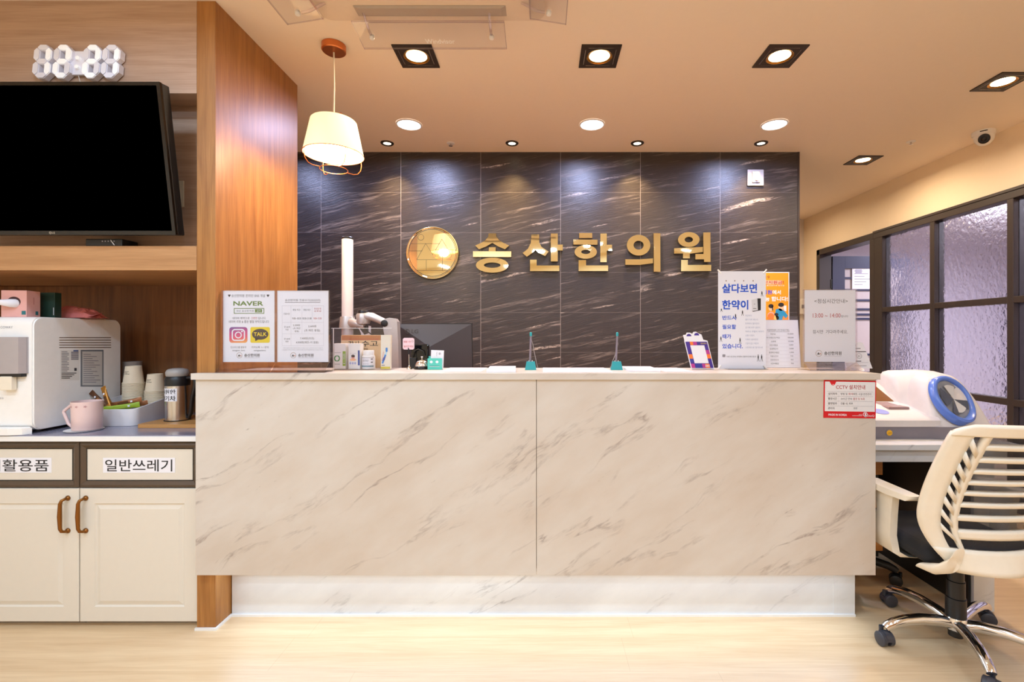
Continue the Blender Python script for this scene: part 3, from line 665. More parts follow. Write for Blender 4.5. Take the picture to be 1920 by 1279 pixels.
# sign 2: fee table
t = stand('desk_sign', 'white desk sign in clear holder with underlined title and fee table', 'sign', 568, 694, D1)
S = Sheet(568, 697.7, D1); S.body(520,545.5,616,679)
S.text('송산한의원 진료수가(2022년)',534.5,561,600.5,566,INKS); S.rect(534.5,567,600.5,567.7,INKS)
for y in (573.5,604.5,626,648.5): S.rect(529,y,607,y+.3,PALE)
for x in (529,545.5,606.7): S.rect(x,573.5,x+.3,648.5,PALE)
for x, y0, y1 in ((566,573.5,626),(585,573.5,604.5)): S.rect(x,y0,x+.3,y1,PALE)
for s_, x0, y0, x1, y1, m_ in (('진료시간',532,587,543.5,590.5,INKS),('평일 주간',549,579.5,563,583,INKS),('평일 야간',569,579.5,582,583,INKS),('토요일 및',589,577.5,602,580.7,BRED),('공휴일',589,582,602,585,BRED),
    ('9:00~18:30',548,595.5,564.5,599,INKS),('18:30~21:00',567,595.5,584,599,INKS),('9:00~15:00',588,595.5,603,599,BRED),('만 65세',533,611.6,543.5,615,INKS),('이상',535.5,616.6,541,620,INKS),('2,200원',549.5,608,562.5,612,INKS),('(초.재진',549.5,614,563,618,INKS),('동일)',552.5,619.5,560.5,623.5,INKS),
    ('2,600원',578,610,593,614,INKS),('(초.재진 동일)',571,617.5,600,622.5,INKS),('만 65세',533,634,543.5,637.4,INKS),('미만',535.5,639,541,642.4,INKS),('7,400원(초진)',563,632.5,589,637.5,INKS),('4,900원(재진~이 없음)',555,640,597,645,INKS),
    ('*약침과 물리 치료는 별도의 비용이 추가될 수 있으니 참고하여 주시기 바랍니다',530,652,606,653.6,GREYINK),('*신분증을 지참하시면 접수가 빠르며 보험 적용 여부를 확인하실 수 있습니다 문의',529,655.4,606,657,GREYINK)): S.text(s_,x0,y0,x1,y1,m_)
clinic_mark(S, 573, 666.5); S.b.build('printed_sheet', t); holder(t, S, 518.8, 545, 617.5, 680, 697.5, .045)
# white banner poster on its clear stand
D2 = 2.16
t = stand('banner_poster', 'tall white poster with bold blue headline on a clear stand', 'poster', 1391, 695, D2)
S = Sheet(1391, 694.5, D2); S.body(1346.5,511,1436,694.0,ink('poster_white',232,232,242),.0008)
for x in (1361.5,1377.7,1394.3,1412): S.ell(x,529,1.1,1.1,ink('red_dot',120,80,40))
S.text('살다보면',1354,534.5,1419.5,552,BLUEP,1,.05); S.text('한약이',1354,565,1403,583,BLUEP,1,.05)
for s_, x1, y0, y1 in (('반드시',1380,594,602.5),('필요할',1380,611,619.5),('때가',1371,629,637.5),('있습니다.',1392.5,647,656)): S.text(s_,1354.5,y0,x1,y1,BLUEP,1,.04)
for i, (s_, w_) in enumerate((('피곤하다',12),('몸이 자주 붓는다',24),('면역력이 떨어진다',26),('감기에 자주 걸린다',28),('허리나 무릎이 아프다',35),('소화가 안된다',17),('식욕이 없어진다',24),('기운이 없고 쳐진다',25),('스트레스로 힘이드네',32))): S.text(s_,1397.5,592.5+7.45*i,1397.5+w_,596+7.45*i,PALEB)
S.rr(1354.5,667,1360,672,1,GREYINK); S.text('자세한 상담 문의는 한의원에서 친절하게 안내해 드립니다',1362,669.5,1418,672.6,INK)
S.poly([(1409,564.5),(1420,562),(1421,584),(1410,586)],ink('box_white',214,214,220)); S.poly([(1420,562),(1426.5,562),(1426.5,584),(1412,587),(1410,586),(1421,584)],INK,1); S.rect(1413.5,572,1416,573,GREYINK,2); S.rect(1412,580.5,1418,581.4,INKS,2)
for x, y, h in ((1428.5,553,6),(1379,595,5),(1392,589,6),(1352.5,584,3.5),(1387.5,641,7),(1351.6,638,6),(1421.5,673,8),(1428,673,8)):
    S.ell(x,y-h*.6,.8,.9,INKS,2); S.poly([(x-.9,y-h*.45),(x+1,y-h*.45),(x+1.1,y+h*.15),(x-1,y+h*.15)],INK,2); S.poly([(x-.9,y+h*.15),(x-.1,y+h*.15),(x-1.4,y+h*.9),(x-2,y+h*.9)],INKS,2); S.poly([(x+.1,y+h*.15),(x+1,y+h*.15),(x+2.4,y+h*.9),(x+1.7,y+h*.9)],INKS,2)
S.b.build('printed_sheet', t)
k = S.k; hw = 45*k; zt_ = 184*k
b = MB(); b.box((-hw,.0012,.004),(hw,.003,zt_-.006),ACRYL); b.box((-hw*.7,-.03,0),(hw*.98,.018,.003),ACRYL2); b.build('clear_stand', t)
for s, z in ((-1,zt_),(1,zt_),(1,.004),(-1,.004)):
    b = MB(); b.tube([(s*(hw-.012),-.0035,z-.012 if z > .1 else z+.014),(s*(hw-.003),-.0035,z),(s*(hw+.002),-.0025,z+.006 if z > .1 else z)], .0035, WHITE); b.build('corner_clip', t, smooth=60)
# price list leaning behind the banner poster
t = stand('price_list', 'white leaning price list with rows of fees behind the banner poster', 'notice', 1460, 697, 2.192, tilt=-7)
S = Sheet(1460, 697.5, 2.2); S.body(1416,607,1502,697.4)
S.frame(1416,607,1502,697.4,.6,PALE)
S.text('비급여진료비 고지 안내(수가표)',1443,624.6,1484,629,INKS); S.rect(1443,629.6,1484,630,INKS)
for i, (a_, w_, c_, v_) in enumerate((('약침치료',10,'10,000',11),('추나요법(단순/복잡)',25,'100,000',11),('소화제',9,'10,000',10),('진단서발급',15,'3,000',8),('진료확인서',15,'3,000',8),('통원확인서발급',19,'1,000',8),('치료소견서',14,'무료',5),('건강진단서',15,'무료',5),('소견서재발급',15,'무료',5))):
    y = 632.6+6.95*i; S.text(a_,1453-w_/2,y,1453+w_/2,y+3.2,INKS); S.text(c_,1486-v_/2,y,1486+v_/2,y+2.8,INKS); S.rect(1436,y+5,1497,y+5.2,PALE)
S.b.build('printed_sheet', t); b = MB(); a = S.q(1416,697); b.box((a[0],.0014,0),(S.q(1503,0)[0],.0032,.24),ACRYL); b.build('clear_stand', t); t.location.z += .004
# lunch hours sign
D3 = 2.11
t = stand('desk_sign', 'white desk sign with red lunch hours in a clear holder', 'sign', 1555, 696, D3)
S = Sheet(1555, 695, D3); S.body(1508.5,545.5,1604,680)
S.text('<점심시간안내>',1527,562,1589.5,570,INKS); S.text('13:00 ~ 14:00',1524,589,1576,597,BRED); S.text('입니다',1577,592.4,1590,596.6,INKS); S.text('잠시만  기다려주세요.',1524,620,1589.5,627,INKS)
clinic_mark(S, 1561, 664, 1.12); S.b.build('printed_sheet', t); holder(t, S, 1507, 544.5, 1605.5, 681.5, 695, .055)
# small leaning notice at the end
t = stand('leaning_notice', 'small white round cornered notice leaning at the far end of the counter', 'notice', 1611, 699, 2.2, tilt=-8)
S = Sheet(1611, 699.5, 2.2); a = [(1588,699.4),(1636,699.4),(1623,653),(1620,650),(1580,650)]
S.b.prism([S.q(*p) for p in a], 0, .002, PAPER); 
for i, w_ in enumerate((6,14,24)): S.rect(1603,655+6*i,1603+w_,656.6+6*i,INKS if i > 1 else GREYINK)
S.ring(1613,676,5,5,.5,INKS); S.text('송산',1610.5,674,1615.5,678,INKS); S.rect(1606,685,1616,686.4,INKS); S.rect(1606,688,1629,688.7,PALE); S.rect(1603,694,1625,695,GREYINK); S.b.build('printed_card', t)
MB().prism([(.002,.05),(.004,.05),(.04,.0022),(.002,.0022)], -.03, .03, ACRYL2, plane='yz').build('easel_back', t)
# payment card on its foot, printed code and mascots left out
t = stand('payment_stand', 'tilted purple and orange bordered payment card leaning on the counter', 'card stand', 1316, 697, 2.14, tilt=-10)
S = Sheet(1316, 697.6, 2.14); sk = lambda x, y: (x+(y-644)*.19-4.5, y)    # leaning sideways
def quad(x0,y0,x1,y1,m,l=1): S.poly([sk(x0,y1),sk(x1,y1),sk(x1,y0),sk(x0,y0)],m,l)
S.b.prism([S.q(*sk(*p)) for p in ((1290.5,697.5),(1334,697.5),(1334.5,643),(1327,641),(1326,631),(1321,629),(1317,625.5),(1312,626),(1309,630),(1305,627.5),(1299,627.5),(1296,631.5),(1291,632),(1291,643),(1290.5,643))][::1], 0, .002, PAPER)
PUR = ink('violet_print',70,44,140); ORG = ink('orange_print',246,122,44); MAG = ink('magenta_print',186,56,140); IND = ink('indigo_print',54,56,150)
quad(1292,645,1333,695,PUR)
for q_ in ((1300,645,1306,651.5,ORG),(1306,645,1313,651.5,MAG),(1292,669,1299,677.5,ORG),(1292,687,1299,695,MAG),(1299,687,1313,695,IND),(1313,687,1319,695,MAG),(1319,687,1327,695,ORG),(1326,661,1333,669,MAG),(1326,669,1333,677,ORG),(1292,678,1299,684,IND)): quad(*q_[:4],q_[4],2)
quad(1299.5,652,1326,686,PAPER,3); S.text('ZERO',*sk(1318.5,689),*sk(1326,693),PAPER,3,.03); S.text('제로페이',*sk(1320,647),*sk(1331,650),ink('yellow_print',232,204,34),3)
S.ell(*sk(1301.5,634.5),4.6,4.6,PUR,1,0,180); S.ell(*sk(1316.5,633),4.8,5,PUR,1,0,180)
S.b.build('printed_card', t); MB().prism([(-.012,0),(.045,0),(.045,.002),(-.012,.002)], -.045, .05, ACRYL2, plane='yz').build('clear_foot', t)
# relief poster on the slate wall
DW = 3.545
t = thing('wall_poster', 'orange poster with drawn family taped to the slate wall', 'poster', (X(1440,DW),BW-.0022,Z(606,DW)))
S = Sheet(1440, 606, DW); OR = ink('poster_orange',244,152,26); S.body(1396,510,1480.5,606,ink('poster_white',232,232,242),.0018); S.rect(1397.5,511.5,1479,604,OR)
S.text('코로나19',1408,516,1443.5,523,ink('brick_dark',110,40,30),2); RD = ink('deep_red',170,36,44)
S.rect(1404,525.5,1467,533,ink('poster_pink',244,190,150),2); S.text('긴급재난지원금!',1405,526,1470,532.6,RD,3,.03); S.text('신용카드 체크카드 충전금으로 받으신',1404,534,1471,536.5,PAPER,2)
S.text('한의원',1420,543.5,1448,552,BLUEP,2,.05); S.text('에서',1449,544,1464.5,552,PAPER,2,.05); S.text('사용가능 합니다!',1406,556,1477.5,565,PAPER,2,.05)
SK = ink('drawn_skin',244,196,160); SB = ink('drawn_blue',40,146,196)
S.ell(1465,577,5,6,SK,3); S.ell(1465,571.5,5.5,4,INK,4); S.poly([(1455,580),(1463,578),(1472,584),(1478,592),(1474,597),(1469,592),(1467,600),(1457,600),(1454,590)],SB,3); S.poly([(1470,573),(1475,573),(1475,584),(1470,582)],PAPER,3)
S.ell(1446,578,4.5,5,SK,3); S.ell(1446,574,4.8,4,INK,4); S.rect(1448,574,1450,582,INK,4); S.poly([(1440,588),(1445,584),(1451,586),(1453,592),(1439,594)],ink('drawn_rose',238,170,160),3)
S.ell(1446,593,6,6,ink('drawn_orange',238,130,60),4); S.ell(1456,589.5,4,2.6,INK,5); S.ell(1456,596,5,4.6,ink('drawn_yellow',240,208,120),3)
S.rr(1410,600,1470,603.6,1,PAPER,5); S.text('가능 송산 한의원 진료 예약',1415,600.8,1468,603.2,INK,6,.02)
S.b.build('printed_sheet', t)
# CCTV notice on the counter front
DC = 1.92
t = thing('cctv_notice', 'red bordered white CCTV notice on the counter front', 'notice', (X(1592,DC),1.9198-.0016,Z(785,DC)), (0,math.radians(.8),0))
S = Sheet(1592, 785, DC); RD2 = ink('sign_red',206,10,22); S.body(1543.5,713.5,1641.3,784,RD2,.0015); S.rect(1545.5,716,1639.5,771.5,ink('sign_white',226,222,222))
S.poly([(1554,716),(1566.5,716),(1564,721),(1561,723.5),(1558,722.5),(1555.5,719)],RD2,2); S.ell(1560.4,721.4,.8,.8,PAPER,3)
S.text('CCTV 설치안내',1566,721.6,1620.5,730,RD,2,.02)
for y in (734.2,743.2,752.2,761.2): S.rect(1549.5,y,1635.5,y+.35,GREYINK,2)
S.rect(1571.5,734.2,1571.9,761,PALE,2)
for i, (a_, c_, x1) in enumerate((('설치목적',None,0),('촬영시간',None,0),('촬영범위','건물 내, 외부',1598),('관리자','원장',0))):
    S.text(a_,1551.5,736.6+9*i,1568-(4 if i == 3 else 0),741+9*i,INKS,2,.015)
    if x1: S.text(c_,1575,736.6+9*i,x1,741+9*i,INKS,2,.01)
S.text('방범 및',1575,736.6,1587.5,741,INKS,2); S.text('화재',1589.5,736.6,1598,741,RD,2); S.text('예방, 시설 안전관리',1598.5,736.6,1632,741.2,INKS,2); S.text('24시간 연속',1575,745.6,1596.5,750,INKS,2); S.text('촬영 및 녹화',1598.5,745.6,1620,750,RD,2); S.text('원장',1599.5,763.4,1606.5,767,INKS,2)
S.text('MADE IN KOREA',1552.5,776,1587,780,PAPER,2,.02); S.ring(1621.5,776.5,4.2,4.2,1,PAPER,2); S.poly([(1620.6,774),(1622.6,774),(1623.6,781.5),(1620.6,781.5)],PAPER,2); S.text('DesQ',1625,777,1638.5,781.3,PAPER,2,.0); S.text('사업자용',1609,776.3,1616,778,PAPER,2); S.rect(1597,779,1616,779.6,PAPER,2)
S.b.build('printed_plate', t); MB().box((-.0949,.0014,.0013),(.0945,.0016,.134),PAPER).build('adhesive_backing', t)

# ------------------------------------------------------------------ small things on the counter, left half
def carton(label, x0, x1, y0, d, side, deco):
    t = thing('medicine_carton', label, 'medicine box', (X((x0+x1)/2,d),d,ST+.0035)); S = Sheet((x0+x1)/2, 694, d); h = S.q(0,y0)[1]; hw = (x1-x0)/2*S.k
    MB().box((-hw,0,0),(hw,.045,h),WHITE,.0015).build('carton', t)
    deco(S); S.b.build('label_print', t)
    return t
BOT = ink('leaf_green',70,150,84); LIME = ink('lime_print',150,184,50); NVP = ink('navy_print',60,84,160)
def deco1(S):
    S.rect(642.5,660.5,648,688,LIME); S.ring(632,674,5.6,6,2.2,BOT); S.rect(631.6,668,632.4,680,PAPER,2); S.rect(627.5,663,639,663.6,GREYINK); S.text('장원환',627.5,683.6,637.5,686,INKS); S.text('천연한방',643.6,664,646.9,685,PAPER,2)
carton('white medicine carton with green round print and lime band', 626.3, 648, 646, 2.115, LIME, deco1)
def deco2(S):
    S.rect(671,659,674.6,687,NVP); S.ell(662,669.5,3.4,2.6,ink('skull_dark',60,44,56)); S.ell(662,672.5,3.4,2.6,ink('drawn_rose',238,170,160)); S.ell(662,676.5,6,2.2,ink('drawn_peach',244,190,150)); S.text('안중환',656,664,668,666,PALE); S.text('ㅇㅇㅇ',655.5,681,667.5,685,BLUEP,1,.03)
carton('white medicine carton with navy band beside the white jar', 653, 674.8, 646, 2.115, NVP, deco2)
t = thing('pill_jar', 'white pill jar with teal striped label on the counter', 'jar', (X(690.5,2.13),2.135,ST+.0035)); k = 2.115/F
MB().lathe([(11.4*k,0),(11.9*k,.002),(11.9*k,22*k),(11.0*k,25*k),(9.4*k,26*k)], WHITE, n=40).build('jar_body', t, smooth=35)
MB().lathe([(9.6*k,25.8*k),(9.9*k,26.2*k),(9.9*k,34*k),(9.2*k,35*k)], WHITE, n=40).build('lid', t, smooth=35)
b = MB(); R = 12.0*k
def wrap(R, cx=0): return lambda p: (R*math.sin(p[0]/R), -R*math.cos(p[0]/R)+p[1], p[2])
def band(b, x0, z0, x1, z1, R, m, l=0, n=14):
    for i in range(n):
        xa, xb = x0+(x1-x0)*i/n, x0+(x1-x0)*(i+1)/n; f = wrap(R+l); b.faces([f((xa,0,z0)),f((xb,0,z0)),f((xb,0,z1)),f((xa,0,z1))],[(0,1,2,3)],m)
TL = ink('teal_print',44,110,130)
band(b,-14*k,3*k,14*k,22*k,R,PAPER); band(b,-14*k,4*k,14*k,5.4*k,R,TL,.0002); band(b,-14*k,6*k,14*k,7*k,R,TL,.0002); band(b,-14*k,21*k,14*k,21.6*k,R,INKS,.0002)
b.text('공진단',-9*k,14*k,4*k,18*k,INKS,0,warp=wrap(R+.0003)); b.text('송산한의원',-7*k,9*k,4*k,11*k,GREYINK,0,warp=wrap(R+.0003)); b.rect; band(b,8*k,18*k,12*k,19.6*k,R,INK,.0003,4); band(b,8*k,12*k,12*k,13.6*k,R,INK,.0003,4)
b.build('wrapped_label', t)
t = thing('toothbrush_pack', 'upright cream card pack with blue toothbrush print', 'toothbrush pack', (X(720.5,2.1),2.118,ST+.0035)); S = Sheet(720.5,694,2.1)
S.body(711.5,629.5,729,693.8,ink('pack_cream',232,224,206),.022); S.rect(711.5,689.5,729,693.8,ink('pack_yellow',220,200,60)); 
BL2 = ink('brush_blue',40,128,206); S.poly([(713,683),(716,684),(722,668),(719,666)],BL2,2); S.poly([(719,666),(722,668),(724,660),(721.5,659)],ink('pale_aqua',176,214,232),2); S.rr(720.6,653.5,724.4,661.5,1.5,BL2,3); S.poly([(716,672),(721,670),(719,677),(714,679)],NVP,3); S.poly([(712,680),(714,678),(718,662),(716,660)],ink('pale_rose',226,190,176),2); S.rect(713,686,719,687.5,GREYINK,2)
S.b.build('printed_carton', t)
t = thing('kraft_board', 'brown kraft board with brush lettering behind the medicine cartons', 'board', (X(684.5,2.18),2.185,ST+.0035), (math.radians(-3),0,0)); S = Sheet(684.5,692.3,2.18)
KR = NT('kraft_fade'); _n = KR.noise(KR.n('ShaderNodeTexCoord').outputs['Object'],60,3); KR.P(Base_Color=KR.mix(_n, rgb(206,170,128), rgb(222,190,150)), Roughness=.8)
S.body(637.5,630,733,692.2,KR.m,.003,.004); S.rect(638.5,631,731,640,ink('kraft_dark',176,112,64)); S.text('송산한의원이 직접 만든 건강한 제품',652,637,708,640,BRED,2); S.text('감사',651,641.5,673,654,INK,2,.02); S.text('수고',676,641,707,652,INK,2,.02); S.text('하셨어요',675.5,654.5,688.5,658.5,INK,2,.02)
S.b.build('printed_board', t)
t = thing('acrylic_display', 'clear acrylic display box around the medicine cartons', 'display box', (X(678,2.1),2.095,ST+.0003)); k = 2.095/F
b = MB(); xl, xr, zt_ = -56*k, 57*k, 79*k
b.box((xl,0,0),(xr,.002,zt_),ACRYL); b.box((xl,.002,0),(xr,.135,.0025),ACRYL); b.build('clear_panel', t)
b = MB(); b.box((xl,-.0005,zt_-.0022),(xr,.0025,zt_),mat('bright_edge',rgb(226,222,220),.3)); b.box((xl+.008,-.0005,0),(xl+.010,.0025,zt_-.0022),mat('bright_edge',rgb(226,222,220),.3)); b.build('polished_edge', t)
# memo clip
t = thing('memo_clip', 'pink memo card held by a slim silver clip stand', 'memo holder', (X(769.5,2.17),2.15,ST+.0003)); k = 2.15/F
MB().lathe([(5*k,0),(5*k,.002),(3.4*k,.008),(1.6*k,.014),(.7*k,.018)], CHROME, n=28).build('weighted_foot', t, smooth=50)
MB().tube([(0,0,.017),(-.0008,0,.05),(-.0016,0,35*k)], .0016, CHROME).build('rod', t, smooth=60)
b = MB(); b.prism([(-2*k,28*k),(0*k,28*k),(.4*k,38*k),(-2.0*k,41*k)], -.003, .002, BLACK); b.build('clip', t)
S = Sheet(769.5,693,2.15); S.b.prism(rrect(*S.q(757.5,656),*S.q(779,634.2),.009), -.0005, .0012, ink('card_rose',240,206,214)); S.b.prism(rrect(*S.q(756.8,656.6),*S.q(779.7,633.6),.010), .0012, .0024, INKS)
S.l = .0009; S.text('벨을 1번',759.5,639.5,772.5,643.2,BRED); S.text('눌러주세요',759.5,648,777.5,652,BRED); S.ring(775.5,640.6,1.7,1.7,.4,INKS); S.b.build('memo_card', t)
# call bell
t = thing('call_bell', 'chrome call bell on a black foot on the counter', 'bell', (X(790,2.14),2.15,ST+.0003)); k = 2.15/F
MB().lathe([(14.2*k,0),(14.4*k,.003),(13.6*k,5.4*k),(12.4*k,6.4*k),(2*k,6.6*k)], GLOSSB, n=48).build('foot', t, smooth=40)
MB().lathe([(12.6*k,6.2*k),(12.8*k,7.4*k),(12.0*k,10.5*k),(10*k,14*k),(6.5*k,17*k),(2.4*k,18.4*k),(.3*k,18.6*k)], CHROME, n=48).build('dome', t, smooth=60)
MB().lathe([(.9*k,18.5*k),(.9*k,21.5*k),(2.2*k,22.5*k),(2.4*k,24*k),(.3*k,25*k)], CHROME, n=24).build('plunger', t, smooth=40)
# black card terminal
t = thing('card_terminal', 'glossy black card terminal standing behind the call bell', 'card terminal', (X(786,2.21),2.215,ST+.0003))
MB().box((-.042,0,0),(.042,.022,.112),GLOSSB,.006).build('housing', t); MB().box((-.05,-.012,0),(-.012,.0,.05),BLACK,.003).build('cradle', t)
MB().tube([(-.03,-.01,.05),(-.024,-.022,.078),(0,-.024,.09),(.02,-.018,.08),(.026,-.006,.06)], .0022, BLACK).build('coiled_lead', t, smooth=60)
# card holder and cards
t = thing('card_holder', 'mint card holder with two round cutouts on the counter', 'card holder', (X(816,2.13),2.12,ST+.0003)); k = 2.12/F
b = MB(); b.box((-13.5*k,0,0),(13.5*k,.0025,21.3*k),MINT,.0006); b.box((-13.5*k,.0025,0),(13.5*k,.026,.002),MINT); b.box((-13.5*k,.0235,.002),(13.5*k,.026,25*k),MINT); b.build('holder_body', t)
b = MB(); [b.poly(circ(x*k,14.6*k,2.7*k,2.4*k),PAPER,-.0003) for x in (-6.4,4.4)]; b.rect(-9.5*k,6.6*k,9*k,7.2*k,INKS,-.0003); b.rect(-9.5*k,5.6*k,9*k,6.2*k,PAPER,-.0003); b.build('cutouts', t)
t = thing('business_cards', 'white business cards standing in the mint holder', 'business cards', (X(818,2.13),2.127,ST+.004), (math.radians(-3),math.radians(2),0))
b = MB(); b.box((-11*k,0,0),(12.5*k,.010,35*k),PAPER); b.text('송산한의원',-1*k,24*k,1*k,32*k,GREYINK,-.0003); b.ring(circ(5.6*k,28.6*k,2*k),circ(5.6*k,28.6*k,1.6*k),-.0005,-.0003,INKS); b.rect(5*k,27.6*k,6*k,29.4*k,INKS,-.0004); b.build('card_stack', t)
# pens in stands, slips, forms
def pen(label, x, d, lean, cord):
    t = thing('pen_stand', label, 'pen stand', (X(x,d),d,ST+.0004), group='teal pen stands'); k = d/F
    b = MB(); b.loft([[(sx*10.5*k,sy*.022+.0,0) for sx, sy in ((-1,-1),(1,-1),(1,1),(-1,1))],[(sx*10.2*k,sy*.021,.004) for sx, sy in ((-1,-1),(1,-1),(1,1),(-1,1))],[(sx*7.6*k,sy*.013,15.5*k) for sx, sy in ((-1,-1),(1,-1),(1,1),(-1,1))]], TEAL); b.build('foot', t)
    b = MB(); [b.tube([(x_*k,0,15*k),(x_*k,0,17.6*k)],.0022,WHITE) for x_ in (-3,0,3)]; b.build('socket_ribs', t)
    b = MB(); b.tube([(-1*k,0,15*k),(lean*k,0,64*k)], .0044, mat('pen_grey',rgb(128,118,128),.4)); b.build('pen_barrel', t, smooth=60)
    b = MB(); b.tube([(lean*k,0,63*k),(lean*k,0,69*k),(lean*k,0,70.4*k)], [.0056,.0056,.003], TEAL); b.build('pen_cap', t, smooth=60)
    b = MB(); b.tube([(lean*k,.004,60*k)]+[Vector((c*k,.004+.002*math.sin(i*2.2),z*k)) for i, (c, z) in enumerate(cord)], .0016, mat('cord_grey',rgb(150,140,136),.5), 6); b.build('cord', t, smooth=60)
    return t
pen('teal pen stand with upright pen at the joint of the counter', 995, 2.12, .3, ((4,48),(6,36),(8.6,24),(11,12),(13,4)))
pen('teal pen stand with upright pen nearer the payment card', 1156, 2.12, 1.4, ((3,48),(1,38),(-3,26),(-7,16),(-9,8),(-12,3)))
def slab(name, label, cat, x0, x1, ya, yb_, h, m, lines=0, rz=0, group=None, under=None):
    za = lambda y: (EYE-ST)*F/(y-CY)
    d0, d1 = za(yb_), za(ya); dm = (d0+d1)/2; t = MB(); w_ = (x1-x0)/2*dm/F
    t.box((-w_,-(d1-d0)/2,0),(w_,(d1-d0)/2,h),m)
    for i in range(lines):
        yy = (d1-d0)*(.38-.8*i/lines)
        for q_ in range(7):
            xa = -w_*.86+w_*1.72*q_/7; t.faces([(xa,yy,h+.0003),(xa+w_*.19,yy,h+.0003),(xa+w_*.19,yy+.004,h+.0003),(xa,yy+.004,h+.0003)],[(0,1,2,3)],GREYINK)
    o = t.build(name, loc=(X((x0+x1)/2,dm),dm,ST+.0004)); o.rotation_euler.z = math.radians(rz)
    return tag(o, label, cat, group)
slab('slip_pad', 'thick pad of white slips near the teal pen at the counter joint', 'paper pad', 916, 967, 690.2, 698.6, .009, PAPER, rz=3)
slab('consent_form', 'printed white form lying between the two teal pen stands', 'form', 1018, 1140, 690, 698.4, .0008, PAPER, 3)
slab('slip_pad', 'white slip pad beside the pen stand nearer the payment card', 'paper pad', 1172, 1228, 690.2, 697.6, .008, PAPER, rz=-3)
slab('consent_form', 'printed white form lying beside the payment card', 'form', 1234, 1284, 690, 697.6, .0008, PAPER, 2)
slab('consent_form', 'blank looking white form lying beside the mint card holder', 'form', 834, 908, 690, 697, .0008, PAPER, 0)
# ------------------------------------------------------------------ monitor, its arm and pole
MD = 2.5
t = thing('monitor_arm', 'silver monitor arm on a tall white pole behind the medicine cartons', 'monitor arm', (X(651.5,MD),MD,.7405)); k = MD/F; zz = lambda y: Z(y,MD)-.7405
MB().lathe([(.05,0),(.05,.012),(.03,.02),(.029,zz(616))], SILVER, n=32).build('desk_clamp', t, smooth=40)
MB().lathe([(10.2*k,zz(616)),(10.2*k,zz(449)),(9.6*k,zz(448))], mat('pole_white',rgb(226,218,218),.35), n=40).build('pole', t, smooth=40)
MB().lathe([(10.5*k,zz(449)),(10.5*k,zz(446)),(9*k,zz(444.5))], BLACK, n=32).build('pole_cap', t, smooth=40)
MB().lathe([(14.4*k,zz(615)),(14.4*k,zz(611)),(13.2*k,zz(596)),(12.6*k,zz(594))], SILVER, n=40).build('collar', t, smooth=40)
b = MB(); b.tube([(11*k,-.02,zz(605)),(24*k,-.05,zz(608)),(38*k,-.05,zz(612))], [.024,.018,.014], SILVER, 14); b.build('lower_arm', t, smooth=60)
b = MB(); b.lathe([(11*k,zz(608)),(12.4*k,zz(604)),(12.4*k,zz(591)),(11*k,zz(589))], SILVER, n=30, M=T(36.5*k,-.05,0)); b.build('joint', t, smooth=40)
b = MB(); b.lathe([(9.8*k,zz(589.5)),(9.8*k,zz(584)),(9*k,zz(583))], BLACK, n=30, M=T(36.5*k,-.05,0)); b.build('joint_knob', t, smooth=40)
b = MB(); b.tube([(42*k,-.05,zz(594)),(54*k,-.06,zz(595)),(66*k,-.06,zz(600)),(80*k,-.06,zz(606.5))], [.032,.030,.026,.026], SILVER, 16, flat=.7); b.build('upper_arm', t, smooth=60)
b = MB(); b.prism([(75*k,zz(604)),(80*k,zz(599)),(88*k,zz(597)),(98*k,zz(598.5)),(102*k,zz(604)),(104*k,zz(640)),(105.5*k,zz(705)),(84*k,zz(705)),(81*k,zz(640))], -.085, -.035, SILVER); b.build('vertical_arm', t, smooth=30)
MB().lathe([(6.2*k,0),(6.2*k,.004),(4.6*k,.006),(.0001,.005)], BLACK, n=28, M=T(79.3*k,-.0855,zz(607.3),rx=90)).build('pivot_knob', t, smooth=40)
b = MB(); b.prism([(26*k,zz(612)),(32*k,zz(625)),(34*k,zz(640)),(50*k,zz(640)),(50*k,zz(612)),(46*k,zz(611)),(46*k,zz(625)),(38*k,zz(628))], -.05, -.047, PINK if False else mat('cable_sleeve',rgb(206,194,196),.6)); b.build('cable_sleeve', t)
MB().tube([(40*k,-.055,zz(612)),(46*k,-.06,zz(622)),(56*k,-.06,zz(630)),(74*k,-.05,zz(634)),(86*k,-.03,zz(650))], .003, BLACK).build('cable', t, smooth=60)
t = thing('computer_monitor', 'dark monitor seen from its back behind the call bell', 'monitor', (X(815,2.56),2.56,.7405)); k = 2.56/F; zz = lambda y: Z(y,2.56)-.7405
b = MB(); x0, x1 = -72*k, 71*k; b.prism([(x0,zz(700)),(71.8*k,zz(700)),(70*k,zz(606)),(x0,zz(607.5))], -.004, .012, BLACK); b.build('bezel', t)
MG = mat('monitor_grey',rgb(62,57,62),.42); zt_, zb_ = zz(607.2), zz(700)
b = MB(); A = [(x0+.002,-.0045,zt_-.002),(69*k,-.0045,zt_-.002),(70.5*k,-.0045,zb_),(x0+.002,-.0045,zb_),(-6*k,-.042,zz(650)),(-6*k,-.042,zb_)]
b.faces(A, [(0,1,4),(1,2,5,4),(0,4,5,3)], MG); b.build('back_shell', t, fix=False)
b = MB(); b.box((x0+.01,.012,zb_+.01),(66*k,.0135,zt_-.01),GLOSSB); b.build('screen', t)
b = MB(); n_ = Vector(A[1])-Vector(A[0]); m_ = Vector(A[4])-Vector(A[0]); nn = n_.cross(m_).normalized(); nn = nn if nn.y < 0 else -nn
ex = n_.normalized(); ez = nn.cross(ex); ez = ez if ez.z > 0 else -ez
o_ = Vector(A[0])+ex*(.085)-ez*.052+nn*.0012; Mx = Matrix.Translation(o_) @ Matrix((ex, -nn, ez)).transposed().to_4x4()
